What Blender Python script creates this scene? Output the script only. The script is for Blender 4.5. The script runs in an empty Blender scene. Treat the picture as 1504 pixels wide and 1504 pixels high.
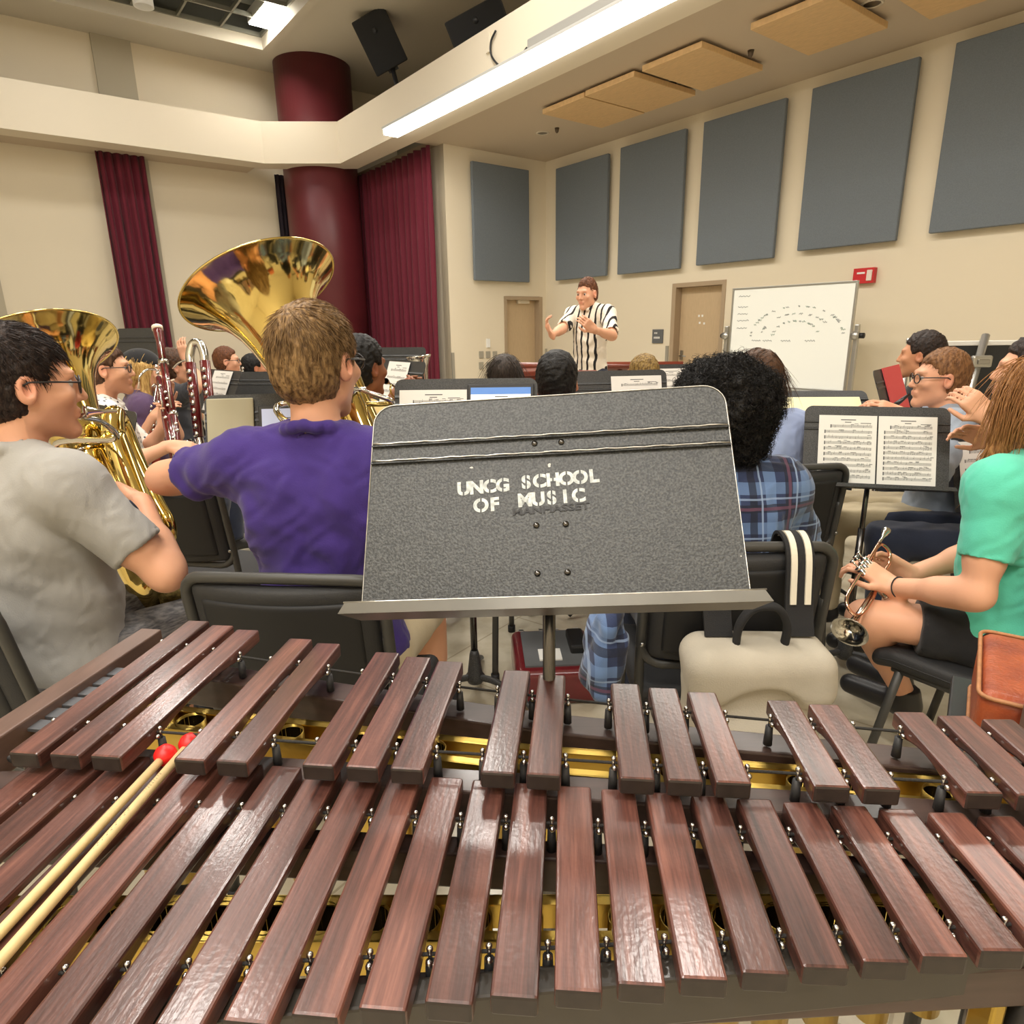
LAMP_W, STRIP_W, REAR_W, EXPO = 44, 60, 58, 0.52
import bpy, bmesh, math, random
import numpy as np
from mathutils import Vector, Matrix, Euler
random.seed(7); RNG = np.random.default_rng(7)
SC = bpy.context.scene; COL = SC.collection
V3 = lambda *a: np.array(a, float)
# ------------------------------------------------ camera calibration (1504 px frame)
FPX, PITCH, ROLL, YAW, CAMH = 954.5, .2747, -.01533, -.65206, 1.42
_F = V3(0, math.cos(PITCH), -math.sin(PITCH)); _R = V3(1, 0, 0); _U = np.cross(_R, _F)
_R, _U = _R*math.cos(ROLL)+_U*math.sin(ROLL), -_R*math.sin(ROLL)+_U*math.cos(ROLL)
CAM = V3(0, 0, CAMH)
def ray(x, y): return _F + _R*(x-752)/FPX - _U*(y-752)/FPX
def at(x, y, t): return CAM + t*ray(x, y)                 # world point seen at a pixel, t metres ahead
def onz(x, y, z): d = ray(x, y); return CAM + d*((z-CAMH)/d[2])
def onpl(x, y, p, n): d = ray(x, y); return CAM + d*(np.dot(p-CAM, n)/np.dot(d, n))
# room axes: u runs along the back wall (to the right), v comes from the back wall into the room
D1 = V3(math.sin(YAW), math.cos(YAW), 0); D2 = V3(math.cos(YAW), -math.sin(YAW), 0)
CORN = V3(.69, 12.73, 0)
def W(u, v, z): return CORN - D1*u - D2*v + V3(0, 0, z)
UANG = math.atan2(-D1[1], -D1[0])                          # z-rotation that turns local x into u
# ------------------------------------------------ materials
def mat(name, col, rough=.5, metal=0., bump=0., bscale=80., coat=0., var=0., vscale=6., vcol=None, emit=0., spec=.5, stretch=None, trans=0., aniso=None, sheen=0.):
    m = bpy.data.materials.new(name); m.use_nodes = True
    nt = m.node_tree; b = nt.nodes['Principled BSDF']
    b.inputs['Base Color'].default_value = (*col, 1); b.inputs['Roughness'].default_value = rough
    b.inputs['Metallic'].default_value = metal; b.inputs['Coat Weight'].default_value = coat
    b.inputs['Specular IOR Level'].default_value = spec
    b.inputs['Coat Roughness'].default_value = .12
    b.inputs['Transmission Weight'].default_value = trans
    if sheen: b.inputs['Sheen Weight'].default_value = sheen
    if emit:
        b.inputs['Emission Color'].default_value = (*col, 1); b.inputs['Emission Strength'].default_value = emit
    if bump or var:
        tc = nt.nodes.new('ShaderNodeTexCoord'); mp = nt.nodes.new('ShaderNodeMapping')
        nt.links.new(tc.outputs['Object'], mp.inputs['Vector'])
        if stretch: mp.inputs['Scale'].default_value = stretch
    if var:
        n = nt.nodes.new('ShaderNodeTexNoise'); n.inputs['Scale'].default_value = vscale; n.inputs['Detail'].default_value = 5
        nt.links.new(mp.outputs[0], n.inputs['Vector'])
        mx = nt.nodes.new('ShaderNodeMix'); mx.data_type = 'RGBA'
        c2 = vcol if vcol else tuple(c*(1-var) for c in col)
        mx.inputs[6].default_value = (*col, 1); mx.inputs[7].default_value = (*c2, 1)
        rp = nt.nodes.new('ShaderNodeMapRange'); rp.inputs[1].default_value = .35; rp.inputs[2].default_value = .65
        nt.links.new(n.outputs['Fac'], rp.inputs[0]); nt.links.new(rp.outputs[0], mx.inputs[0])
        nt.links.new(mx.outputs[2], b.inputs['Base Color'])
    if bump:
        n2 = nt.nodes.new('ShaderNodeTexNoise'); n2.inputs['Scale'].default_value = bscale; n2.inputs['Detail'].default_value = 4
        nt.links.new(mp.outputs[0], n2.inputs['Vector'])
        bp = nt.nodes.new('ShaderNodeBump'); bp.inputs['Strength'].default_value = bump; bp.inputs['Distance'].default_value = .01
        nt.links.new(n2.outputs['Fac'], bp.inputs['Height']); nt.links.new(bp.outputs[0], b.inputs['Normal'])
    return m
def s2l(*c):                                                # 0-255 sRGB to linear
    return tuple(((v/255)/12.92 if v/255 <= .04045 else ((v/255+.055)/1.055)**2.4) for v in c)
# ------------------------------------------------ object helpers
def lk(o, parent=None, local=False):
    COL.objects.link(o)
    if parent is not None:
        o.parent = parent
        if not local: o.matrix_parent_inverse = parent.matrix_basis.inverted()
    return o
def tag(o, label, cat, group=None, kind=None):
    o['label'] = label; o['category'] = cat
    if group: o['group'] = group
    if kind: o['kind'] = kind
    return o
def empty(name, loc=(0, 0, 0), rz=0., rot=None):
    o = bpy.data.objects.new(name, None); o.empty_display_size = .1
    o.location = Vector(loc); o.rotation_euler = rot if rot is not None else (0, 0, rz)
    return lk(o)
def fast_mesh(name, vs, quads):
    me = bpy.data.meshes.new(name); vs = np.asarray(vs, np.float32); q = np.asarray(quads, np.int32)
    me.vertices.add(len(vs)); me.vertices.foreach_set('co', vs.ravel())
    k = q.shape[1]
    me.loops.add(q.size); me.loops.foreach_set('vertex_index', q.ravel())
    me.polygons.add(len(q)); me.polygons.foreach_set('loop_start', np.arange(0, q.size, k, dtype=np.int32))
    me.update(calc_edges=True); me.validate(); return me
class MB:
    """collects shapes in one mesh"""
    def __init__(s): s.v = []; s.f = []; s.mi = []; s.cur = 0; s.sm = []; s.smooth = False
    def add(s, vs, fs, smooth=None):
        o = len(s.v); s.v += [tuple(map(float, p)) for p in vs]
        for f in fs: s.f.append([i+o for i in f]); s.mi.append(s.cur); s.sm.append(s.smooth if smooth is None else smooth)
        return s
    def box(s, c, sz, M=None):
        c = np.array(c, float); h = np.array(sz, float)/2
        P = [V3(x, y, z)*h for x in (-1, 1) for y in (-1, 1) for z in (-1, 1)]
        if M is not None: P = [M @ p for p in P]
        return s.add([c+p for p in P], [(0, 1, 3, 2), (4, 6, 7, 5), (0, 4, 5, 1), (2, 3, 7, 6), (0, 2, 6, 4), (1, 5, 7, 3)], False)
    def hexa(s, b, t):                                      # bottom quad, top quad (both ccw from above)
        return s.add(list(b)+list(t), [(3, 2, 1, 0), (4, 5, 6, 7), (0, 1, 5, 4), (1, 2, 6, 5), (2, 3, 7, 6), (3, 0, 4, 7)], False)
    def prism(s, pts, ext):                                 # planar polygon extruded along a vector
        n = len(pts); ext = np.array(ext, float)
        return s.add([np.array(p, float) for p in pts]+[np.array(p, float)+ext for p in pts],
                     [tuple(range(n))[::-1], tuple(range(n, 2*n))]+[(i, (i+1) % n, n+(i+1) % n, n+i) for i in range(n)], False)
    def sweep(s, pts, rad, seg=12, cap=True, closed=False, sx=1., up=None):
        pts = [np.array(p, float) for p in pts]; n = len(pts)
        if np.isscalar(rad): rad = [rad]*n
        tang = []
        for i in range(n):
            a = pts[i-1] if (i > 0 or closed) else pts[i]; b = pts[(i+1) % n] if (i < n-1 or closed) else pts[i]
            t = b-a; tang.append(t/(np.linalg.norm(t)+1e-12))
        ref = np.array(up, float) if up is not None else (V3(0, 0, 1) if abs(tang[0][2]) < .9 else V3(1, 0, 0))
        x = np.cross(tang[0], ref); x /= np.linalg.norm(x); vs = []
        for i in range(n):
            t = tang[i]; x = x-t*np.dot(x, t); x /= np.linalg.norm(x)+1e-12; y = np.cross(t, x)
            for k in range(seg):
                a = 2*math.pi*k/seg; vs.append(pts[i]+rad[i]*(math.cos(a)*x*sx+math.sin(a)*y))
        fs = []
        for i in range(n if closed else n-1):
            for k in range(seg):
                j = (i+1) % n; fs.append((i*seg+k, i*seg+(k+1) % seg, j*seg+(k+1) % seg, j*seg+k))
        if cap and not closed:
            fs.append(tuple(range(seg))[::-1]); fs.append(tuple((n-1)*seg+k for k in range(seg)))
        return s.add(vs, fs, True)
    def cyl(s, a, b, r, r2=None, seg=16): return s.sweep([a, b], [r, r if r2 is None else r2], seg)
    def lathe(s, prof, o=(0, 0, 0), ax=(0, 0, 1), seg=32, cap=False):
        ax = np.array(ax, float); ax /= np.linalg.norm(ax); o = np.array(o, float)
        x = np.cross(ax, V3(0, 0, 1) if abs(ax[2]) < .9 else V3(1, 0, 0)); x /= np.linalg.norm(x); y = np.cross(ax, x); n = len(prof); vs = []
        for r, z in prof:
            for k in range(seg):
                a = 2*math.pi*k/seg; vs.append(o+ax*z+r*(math.cos(a)*x+math.sin(a)*y))
        fs = [(i*seg+k, i*seg+(k+1) % seg, (i+1)*seg+(k+1) % seg, (i+1)*seg+k) for i in range(n-1) for k in range(seg)]
        if cap: fs.append(tuple(range(seg))[::-1]); fs.append(tuple((n-1)*seg+k for k in range(seg)))
        return s.add(vs, fs, True)
    def ball(s, c, r, seg=12, sz=None):
        sz = (1, 1, 1) if sz is None else sz; n = max(4, seg//2)
        vs = [np.array(c)+r*V3(sz[0]*math.sin(math.pi*i/n)*math.cos(2*math.pi*k/seg), sz[1]*math.sin(math.pi*i/n)*math.sin(2*math.pi*k/seg), sz[2]*math.cos(math.pi*i/n)) for i in range(n+1) for k in range(seg)]
        return s.add(vs, [(i*seg+k, (i+1)*seg+k, (i+1)*seg+(k+1) % seg, i*seg+(k+1) % seg) for i in range(n) for k in range(seg)], True)
    def build(s, name, m, parent=None, bevel=0., local=False, bseg=2, recalc=True):
        me = bpy.data.meshes.new(name); me.from_pydata(s.v, [], s.f)
        ms = m if isinstance(m, (list, tuple)) else [m]
        for q in ms: me.materials.append(q)
        me.polygons.foreach_set('material_index', s.mi); me.polygons.foreach_set('use_smooth', s.sm)
        if recalc:
            bm = bmesh.new(); bm.from_mesh(me); bmesh.ops.remove_doubles(bm, verts=bm.verts, dist=1e-6)
            bmesh.ops.recalc_face_normals(bm, faces=bm.faces); bm.to_mesh(me); bm.free()
        o = lk(bpy.data.objects.new(name, me), parent, local)
        if bevel:
            md = o.modifiers.new('bevel', 'BEVEL'); md.width = bevel; md.segments = bseg; md.limit_method = 'ANGLE'; md.angle_limit = .6
            md.harden_normals = False
        return o
def catmull(P, n=8):
    P = [np.array(p, float) for p in P]; Q = [2*P[0]-P[1]]+P+[2*P[-1]-P[-2]]; out = []
    for i in range(1, len(Q)-2):
        for k in range(n):
            t = k/n; a, b, c, d = Q[i-1:i+3]
            out.append(.5*((2*b)+(c-a)*t+(2*a-5*b+4*c-d)*t*t+(3*b-a-3*c+d)*t**3))
    return out+[P[-1]]
def lerps(vals, n):
    x = np.linspace(0, len(vals)-1, n); return list(np.interp(x, range(len(vals)), vals))
def rotz(a): c, s = math.cos(a), math.sin(a); return np.array([[c, -s, 0], [s, c, 0], [0, 0, 1.]])
def rotx(a): c, s = math.cos(a), math.sin(a); return np.array([[1., 0, 0], [0, c, -s], [0, s, c]])
def roty(a): c, s = math.cos(a), math.sin(a); return np.array([[c, 0, s], [0, 1., 0], [-s, 0, c]])
def unit(v): v = np.array(v, float); return v/(np.linalg.norm(v)+1e-12)
def M4(R, t): m = Matrix.Identity(4); 
def mat4(R, t):
    m = Matrix.Identity(4)
    for i in range(3):
        for j in range(3): m[i][j] = float(R[i][j])
        m[i][3] = float(t[i])
    return m
def copy_tree(o, parent=None):
    c = o.copy(); COL.objects.link(c)
    if parent is not None: c.parent = parent
    for ch in list(o.children): copy_tree(ch, c)
    return c
def text_mesh(txt, size, name, m, parent, M, depth=.0004, font_scale=(1, 1), align='CENTER', off=0.):
    cu = bpy.data.curves.new(name, 'FONT'); cu.body = txt; cu.size = size; cu.extrude = depth; cu.offset = off; cu.space_character = 1.06 if off > .0005 else 1.; cu.align_x = align; cu.align_y = 'CENTER'
    tmp = bpy.data.objects.new(name, cu); COL.objects.link(tmp)
    dg = bpy.context.evaluated_depsgraph_get(); me = bpy.data.meshes.new_from_object(tmp.evaluated_get(dg))
    bpy.data.objects.remove(tmp)
    me.transform(M @ Matrix.Diagonal((font_scale[0], font_scale[1], 1, 1))); me.materials.clear(); me.materials.append(m)
    o = bpy.data.objects.new(name, me); return lk(o, parent, True)
# ================================================ ROOM
M_wall = mat('cream_paint', s2l(224, 213, 190), .75, bump=.05, bscale=120)
M_wall2 = mat('taupe_paint', s2l(176, 168, 148), .8)
M_ceil = mat('soffit_paint', s2l(196, 180, 158), .85)
M_ceil2 = mat('upper_ceiling_paint', s2l(205, 198, 182), .85)
M_beam = mat('beam_paint', s2l(226, 215, 194), .7)
M_col = mat('maroon_column_paint', s2l(100, 36, 42), .42, var=.1, vscale=2)
M_curt = mat('maroon_velvet', s2l(98, 14, 38), .85, sheen=.08, bump=.12, bscale=300)
M_black = mat('black_paint', (.012, .012, .013), .5)
M_metal = mat('brushed_metal', s2l(170, 170, 168), .3, 1.)
M_white = mat('white_enamel', s2l(235, 235, 232), .35)
def floor_mat():
    m = mat('vinyl_floor', s2l(206, 198, 178), .22, var=1, vscale=9, vcol=s2l(188, 178, 156), coat=.3)
    nt = m.node_tree; b = nt.nodes['Principled BSDF']; old = b.inputs['Base Color'].links[0].from_socket
    tc = nt.nodes.new('ShaderNodeTexCoord'); mp = nt.nodes.new('ShaderNodeMapping'); mp.inputs['Rotation'].default_value = (0, 0, UANG)
    br = nt.nodes.new('ShaderNodeTexBrick'); br.inputs['Scale'].default_value = 1; br.inputs['Mortar Size'].default_value = .004
    br.inputs['Brick Width'].default_value = .61; br.inputs['Row Height'].default_value = .61; br.offset = 0
    br.inputs['Color1'].default_value = (1, 1, 1, 1); br.inputs['Color2'].default_value = (.9, .89, .86, 1); br.inputs['Mortar'].default_value = (.68, .66, .62, 1)
    mx = nt.nodes.new('ShaderNodeMix'); mx.data_type = 'RGBA'; mx.blend_type = 'MULTIPLY'; mx.inputs[0].default_value = 1
    nt.links.new(tc.outputs['Object'], mp.inputs[0]); nt.links.new(mp.outputs[0], br.inputs['Vector'])
    nt.links.new(old, mx.inputs[6]); nt.links.new(br.outputs[0], mx.inputs[7]); nt.links.new(mx.outputs[2], b.inputs['Base Color'])
    return m
M_floor = floor_mat()
def struct(name, mb, m, **k): o = mb.build(name, m, **k); o['kind'] = 'structure'; return o
ZL, ZB, ZT, ZU = 4.25, 4.2, 4.84, 5.93           # low ceiling, beam bottom, beam top, upper ceiling
U0, U1, V1 = -3.55, 13.5, 12.5
RU = rotz(UANG)                                    # columns: u axis, and -(v)?  v = -D2
# local box in (u,v,z) coordinates
def ubox(mb, u0, u1, v0, v1, z0, z1):
    b = [W(u0, v0, z0), W(u1, v0, z0), W(u1, v1, z0), W(u0, v1, z0)]; t = [p+V3(0, 0, z1-z0) for p in b]
    return mb.hexa(b, t)
struct('floor', ubox(MB(), U0-.2, U1+.2, -.2, V1+.2, -.15, 0), M_floor)
def panel_hole(mb, u0, u1, z0, z1, holes, v0, v1, axis='u'):
    """wall slab with door openings: holes = [(a0,a1,ztop)]"""
    hs = sorted(holes); cur = u0
    def put(a, b, za, zb):
        if b-a > 1e-4 and zb-za > 1e-4:
            ubox(mb, a, b, v0, v1, za, zb) if axis == 'u' else ubox(mb, v0, v1, a, b, za, zb)
    for a0, a1, zt in hs:
        put(cur, a0, z0, z1); put(a0, a1, zt, z1); cur = a1
    put(cur, u1, z0, z1); return mb
DZ = 2.04
struct('wall_back', panel_hole(MB(), -.2, U1+.2, 0, ZL, [(2.97, 3.9, DZ)], -.2, 0), M_wall)
struct('wall_side', panel_hole(MB(), 0, 2.121, 0, ZL, [(.1, .98, DZ-.06)], -.2, 0, 'v'), M_wall)
struct('wall_recess', ubox(MB(), U0-.2, -.2, 1.921, 2.121, 0, ZL).hexa(*[[W(a, b, z) for a, b in ((-.2, 1.921), (0, 2.1215), (0, 2.121), (-.2, 2.121))] for z in (0, ZL)]), M_wall)
struct('wall_left', ubox(ubox(MB(), U0-.2, U0, 2.121, V1+.2, 0, ZU), U0-.2, U0, .8, 2.121, ZL+.12, ZU), M_wall)
struct('wall_right', ubox(MB(), U1, U1+.2, 0, V1+.2, 0, ZU), M_wall)
struct('wall_front', ubox(MB(), U0, U1, V1, V1+.2, 0, ZU), M_wall)
struct('wall_upper', ubox(MB(), U0-.2, U1+.2, .8, 1.0, ZL+.121, ZU), M_wall2)
struct('ceiling_low', ubox(ubox(MB(), -.2, U1+.2, -.2, 3.02, ZL, ZL+.12), U0-.2, -.2, .8, 2.121, ZL, ZL+.12), M_ceil)
# upper ceiling with a rectangular opening for the open grid
gu0, gv0 = None, None
pc = onz(385, 66, ZU); gq = ((pc-CORN)@(-D1), (pc-CORN)@(-D2)); GU0, GV0 = gq
GU1, GV1 = GU0+6.2, GV0+6.5
mb = MB()
ubox(mb, U0-.2, GU0, .8, V1+.2, ZU, ZU+.15); ubox(mb, GU1, U1+.2, .8, V1+.2, ZU, ZU+.15)
ubox(mb, GU0, GU1, .8, GV0, ZU, ZU+.15); ubox(mb, GU0, GU1, GV1, V1+.2, ZU, ZU+.15)
struct('ceiling_upper', mb, M_ceil2)
M_void = mat('dark_plenum', s2l(112, 112, 102), .9)
mb = MB(); ubox(mb, GU0-.3, GU1+.3, GV0-.3, GV1+.3, ZU+1.0, ZU+1.1)
for a in ((GU0-.3, GU0-.25, GV0-.3, GV1+.3), (GU1+.25, GU1+.3, GV0-.3, GV1+.3), (GU0-.3, GU1+.3, GV0-.3, GV0-.25), (GU0-.3, GU1+.3, GV1+.25, GV1+.3)): ubox(mb, *a, ZU+.15, ZU+1)
struct('ceiling_plenum', mb, M_void)
# recessed border step around the opening
mb = MB(); w = .12
for a in ((GU0-w, GU1+w, GV0-w, GV0), (GU0-w, GU1+w, GV1, GV1+w), (GU0-w, GU0, GV0, GV1), (GU1, GU1+w, GV0, GV1)): ubox(mb, *a, ZU-.07, ZU)
struct('trim_1', mb, M_ceil2)
M_grid = mat('grid_steel', s2l(150, 150, 138), .4, .6)
mb = MB(); st = .62
for i in range(int((GU1-GU0)/st)+2):
    u = min(GU0+i*st, GU1-.03); ubox(mb, u, u+.03, GV0, GV1, ZU+.1, ZU+.16)
for i in range(int((GV1-GV0)/st)+2):
    v = min(GV0+i*st, GV1-.03); ubox(mb, GU0, GU1, v, v+.03, ZU+.1, ZU+.16)
tag(mb.build('ceiling_grid', M_grid), 'grey open metal grid filling the opening in the upper ceiling', 'ceiling grid')
mb = MB()
for i in range(4): ubox(mb, GU0+.4+i*1.4, GU0+1.0+i*1.4, GV0, GV1, ZU+.35, ZU+.75)
tag(mb.build('ventilation_duct', mat('duct', s2l(120, 122, 112), .5, .5), bevel=.02), 'dull grey ventilation ducting above the open ceiling grid', 'duct')
# beam that runs round the tall part of the room (one bent ledge)
ins = [(U1, 3.026), (-1.882, 3.026), (-2.596, 4.084), (-2.596, V1)]
out = [(U1, 2.62), (-2.09, 2.62), (-3.0, 3.96), (-3.0, V1)]
mb = MB()
for i in range(3):
    q = [ins[i], ins[i+1], out[i+1], out[i]]
    mb.hexa([W(*p, ZB) for p in q], [W(*p, ZT) for p in q])
struct('trim_2', mb, M_beam)
struct('trim_3', ubox(MB(), U0, -3.0, 4.1, V1, ZB+.02, ZB+.1), M_ceil)      # soffit between beam and left wall
# column in the corner
mb = MB(); mb.lathe([(.66, 0), (.66, ZU)], W(-2.86, 2.98, 0), seg=56, cap=True)
struct('trim_4', mb, M_col)
# pilaster strips on the left wall
lw = lambda x, y: (onpl(x, y, W(U0, 0, 0), D1)-CORN)@(-D2)
va, vb = lw(226, 300), lw(172, 300)
mb = MB(); ubox(mb, U0, U0+.05, va, vb, 0, ZU); struct('trim_5', mb, M_wall2)
va2 = lw(2, 420); mb = MB(); ubox(mb, U0, U0+.05, va2, va2+.8, 0, ZU); struct('trim_6', mb, M_wall2)
# curtains: pleated sheets
def curtain(name, a, b, z0, z1, amp, n, m, label, cat='curtain', taper=0.):
    a = np.array(a, float); b = np.array(b, float); L = np.linalg.norm(b-a); t = (b-a)/L; nn = V3(-t[1], t[0], 0)
    K = n*10+1; R = 16; mb = MB(); vs = []
    for j in range(R+1):
        z = z0+(z1-z0)*j/R
        for i in range(K):
            s = i/(K-1); ph = 2*math.pi*n*s+.9*math.sin(3*s*n*.37)+.25*math.sin(z*1.7+i*.21)
            am = amp*(1+.35*math.sin(i*.37))*(1-.25*j/R)
            vs.append(a+t*L*s*(1-taper*(j/R))+nn*am*math.sin(ph)+V3(0, 0, z))
    fs = [(j*K+i, j*K+i+1, (j+1)*K+i+1, (j+1)*K+i) for j in range(R) for i in range(K-1)]
    mb.add(vs, fs, True); o = mb.build(name, m, recalc=False)
    md = o.modifiers.new('thick', 'SOLIDIFY'); md.thickness = .012
    return tag(o, label, cat)
def uvz(x, y, v): p = onpl(x, y, W(0, v, 0), D2); return p
ca, cb = uvz(641, 420, 2.3), uvz(528, 420, 2.3)
curtain('stage_curtain', ca*V3(1, 1, 0), cb*V3(1, 1, 0), .03, ZB+.02, .055, 15, M_curt, 'wide pleated maroon curtain between the column and the pale corner pier')
k1, k2 = lw(243, 470), lw(178, 470)
curtain('stage_curtain', W(U0+.22, k1, 0), W(U0+.22, k2, 0), .03, ZB+.05, .05, 6, M_curt, 'narrow maroon curtain hanging on the left wall behind the tubas')
M_dk = mat('black_drape', s2l(34, 24, 36), .9)
k1, k2 = lw(419, 300), lw(403, 300)
curtain('stage_curtain', W(U0+.15, k1, 0), W(U0+.15, k2, 0), .03, ZB+.02, .03, 3, M_dk, 'thin near-black drape in the gap left of the maroon column')
# acoustic panels
M_pan = mat('blue_grey_fabric', s2l(112, 120, 127), .95, bump=.25, bscale=400, var=.12, vscale=120)
def panel(q, p, n, th, label, zmax=9., grp='blue-grey acoustic wall panels'):
    P = [onpl(x, y, p, n) for x, y in q]
    e1 = unit(P[1]-P[0]); c = sum(P)/4
    for p_ in P: p_[2] = min(p_[2], zmax)
    c = sum(P)/4
    w = (np.dot(P[1]-P[0], e1)+np.dot(P[2]-P[3], e1))/2; h = (P[0][2]+P[1][2]-P[2][2]-P[3][2])/2
    nn = -n if np.dot(n, CAM-c) < 0 else n
    o = MB().box((0, 0, 0), (w, th, h)).build('acoustic_panel', M_pan, bevel=.012)
    ang = math.atan2(e1[1], e1[0]); c = c*1.0; o.location = c+nn*(-th*.5+.001+th); o.rotation_euler = (0, 0, ang)
    return tag(o, label, 'acoustic panel', grp)
TH = .06
qs = [([(819, 247), (896, 228), (894, 402), (820, 415)], 'blue-grey acoustic panel just right of the room corner, above the conductor'),
      ([(914, 216), (1010, 192), (1002, 393), (911, 405)], 'blue-grey acoustic panel second from the corner on the long wall'),
      ([(1036, 180), (1157, 146), (1140, 379), (1027, 390)], 'blue-grey acoustic panel above the door beside the whiteboard'),
      ([(1198, 131), (1355, 84), (1318, 354), (1173, 369)], 'large blue-grey acoustic panel above the whiteboard and red fire alarm'),
      ([(1408, 64), (1578, 14), (1524, 325), (1366, 345)], 'nearest blue-grey acoustic panel cut off at the right edge of the view')]
for q, l in qs: panel(q, W(0, TH, 0), D2, TH, l)
panel([(690, 237), (774, 251), (775, 414), (695, 413)], W(TH, 0, 0), D1, TH, 'blue-grey acoustic panel on the short wall beside the maroon curtain')
# low ceiling: plywood diffuser panels, downlights, sensors
M_ply = mat('pale_plywood', s2l(222, 186, 134), .5, var=.15, vscale=14, stretch=(1, 8, 1))
cl = [(801.5, 158), (853, 140), (922, 104), (1084, 30), (1290, -52)]
labs = ['pale plywood ceiling panel farthest down the row, near the corner', 'pale plywood ceiling panel second from the corner', 'pale plywood ceiling panel in the middle of the row', 'pale plywood ceiling panel above the large wall panels', 'pale plywood ceiling panel cut by the top edge of the view']
us = [2.19, 2.85, 3.66, 4.95, 6.22]
for q, l in zip([[(801, 163), (849, 145), (942, 170), (890, 188)], [(866, 138), (922, 114), (1014, 142), (956, 166)], [(951, 101), (1018, 72), (1112, 106), (1042, 134)], [(1110, 37), (1213, 0), (1287, 48), (1200, 80)], [(1330, -52), (1420, -92), (1472, 0), (1362, 23)]], labs):
    P = [onz(x, y, ZL-.09) for x, y in q]; uu = [(p-CORN)@(-D1) for p in P]; vv = [(p-CORN)@(-D2) for p in P]
    uc, vc = sum(uu)/4, sum(vv)/4; su = ((max(uu)-min(uu))+abs((uu[1]+uu[2]-uu[0]-uu[3])/2))/2; sv = (max(vv)-min(vv))*.92
    su = min(max(su, .8), 1.15); sv = min(max(sv, 1.05), 1.3)
    o = MB().box((0, 0, 0), (su, sv, .06)).build('ceiling_panel', M_ply, bevel=.006)
    o.location = W(uc, vc, ZL-.06); o.rotation_euler = (0, 0, UANG); tag(o, l, 'ceiling panel', 'plywood ceiling panels')
    st_ = MB()
    for a in (-.3, .3):
        for b in (-.3, .3): st_.cyl((a*su, b*sv, .028), (a*su, b*sv, .062), .02, seg=8)
    st_.build('standoff', M_metal, o, local=True)
M_can = mat('downlight_reflector', s2l(120, 116, 108), .3, .8)
M_ring = mat('downlight_trim', s2l(206, 196, 178), .5)
for i, (x, y, l) in enumerate([(797, 195, 'round recessed downlight nearest the room corner'), (986, 121, 'round recessed downlight beside the middle plywood panel'), (1281, 5, 'round recessed downlight near the top edge of the view')]):
    p = onz(x, y, ZL); r = .1
    e = empty('recessed_downlight', p); tag(e, l, 'downlight', 'recessed downlights')
    MB().lathe([(r*.72, -.004), (r*.8, -.012), (r, -.006), (r, .0)], (0, 0, 0), seg=28).build('trim_ring', M_ring, e, local=True)
    MB().lathe([(r*.76, -.005), (r*.6, -.003), (r*.3, -.0025), (0.001, -.002)], (0, 0, 0), seg=28).build('louvre', M_can, e, local=True)
for x, y, l in ((1103, 74, 'tiny dark sprinkler between the plywood ceiling panels'), (818, 188, 'tiny dark sprinkler near the corner downlight')):
    p = onz(x, y, ZL); tag(MB().cyl(p+V3(0, 0, -.05), p+V3(0, 0, 0), .025, .035, 12).ball(p+V3(0, 0, -.05), .02).build('ceiling_sprinkler', mat('sprinkler', s2l(96, 84, 70), .4, .5)), l, 'sprinkler')
# fluorescent strip fixture under the beam
M_lens = mat('fluorescent_lens', (1., .95, .86), .4, emit=7.)
M_fix = mat('fixture_enamel', s2l(190, 190, 186), .4)
la, lb = .2, 9.2
e = empty('fluorescent_fixture', W(0, 0, 0)); tag(e, 'long bright fluorescent strip light fixed along the beam edge', 'strip light')
ubox(MB(), la, lb, 3.03, 3.27, ZB-.045, ZB+.03).build('lens', M_lens, e, bevel=.015)
ubox(MB(), la-.015, lb+.015, 3.028, 3.285, ZB+.031, ZB+.062).build('housing', M_fix, e, bevel=.004)
# projector screen casing with cable on the beam face
p0 = onpl(778, 70, W(0, 3.1, 0), D2); us0 = (p0-CORN)@(-D1); zs0 = p0[2]
e = empty('projection_screen', W(us0, 3.03, zs0)); tag(e, 'grey rolled projection screen casing mounted on the beam above the strip light', 'projection screen')
ubox(MB(), us0, us0+5.2, 3.028, 3.14, zs0-.06, zs0+.07).build('casing', mat('casing_grey', s2l(158, 156, 150), .45), e, bevel=.012)
ubox(MB(), us0+.06, us0+5.1, 3.06, 3.1, zs0-.075, zs0-.058).build('slot_bar', M_black, e)
c0 = onpl(722, 58, W(0, 3.05, 0), D2); c1 = p0+V3(0, 0, 0)
cu = [onpl(x, y, W(0, 3.05, 0), D2) for x, y in ((728, 45), (721, 62), (722, 82), (735, 97), (754, 96), (768, 78), (774, 70))]
tag(MB().sweep(catmull(cu, 6), .012, 8).build('screen_cable', M_black), 'black cable looping from the beam outlet to the screen casing', 'cable')
ob = onpl(717, 58, W(0, 3.03, 0), D2); uo = (ob-CORN)@(-D1)
tag(ubox(MB(), uo-.03, uo+.05, 3.026, 3.05, ob[2]-.14, ob[2]+.06).build('cable_outlet', M_beam, bevel=.006), 'small pale outlet plate where the loop of cable leaves the beam', 'outlet')
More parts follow.
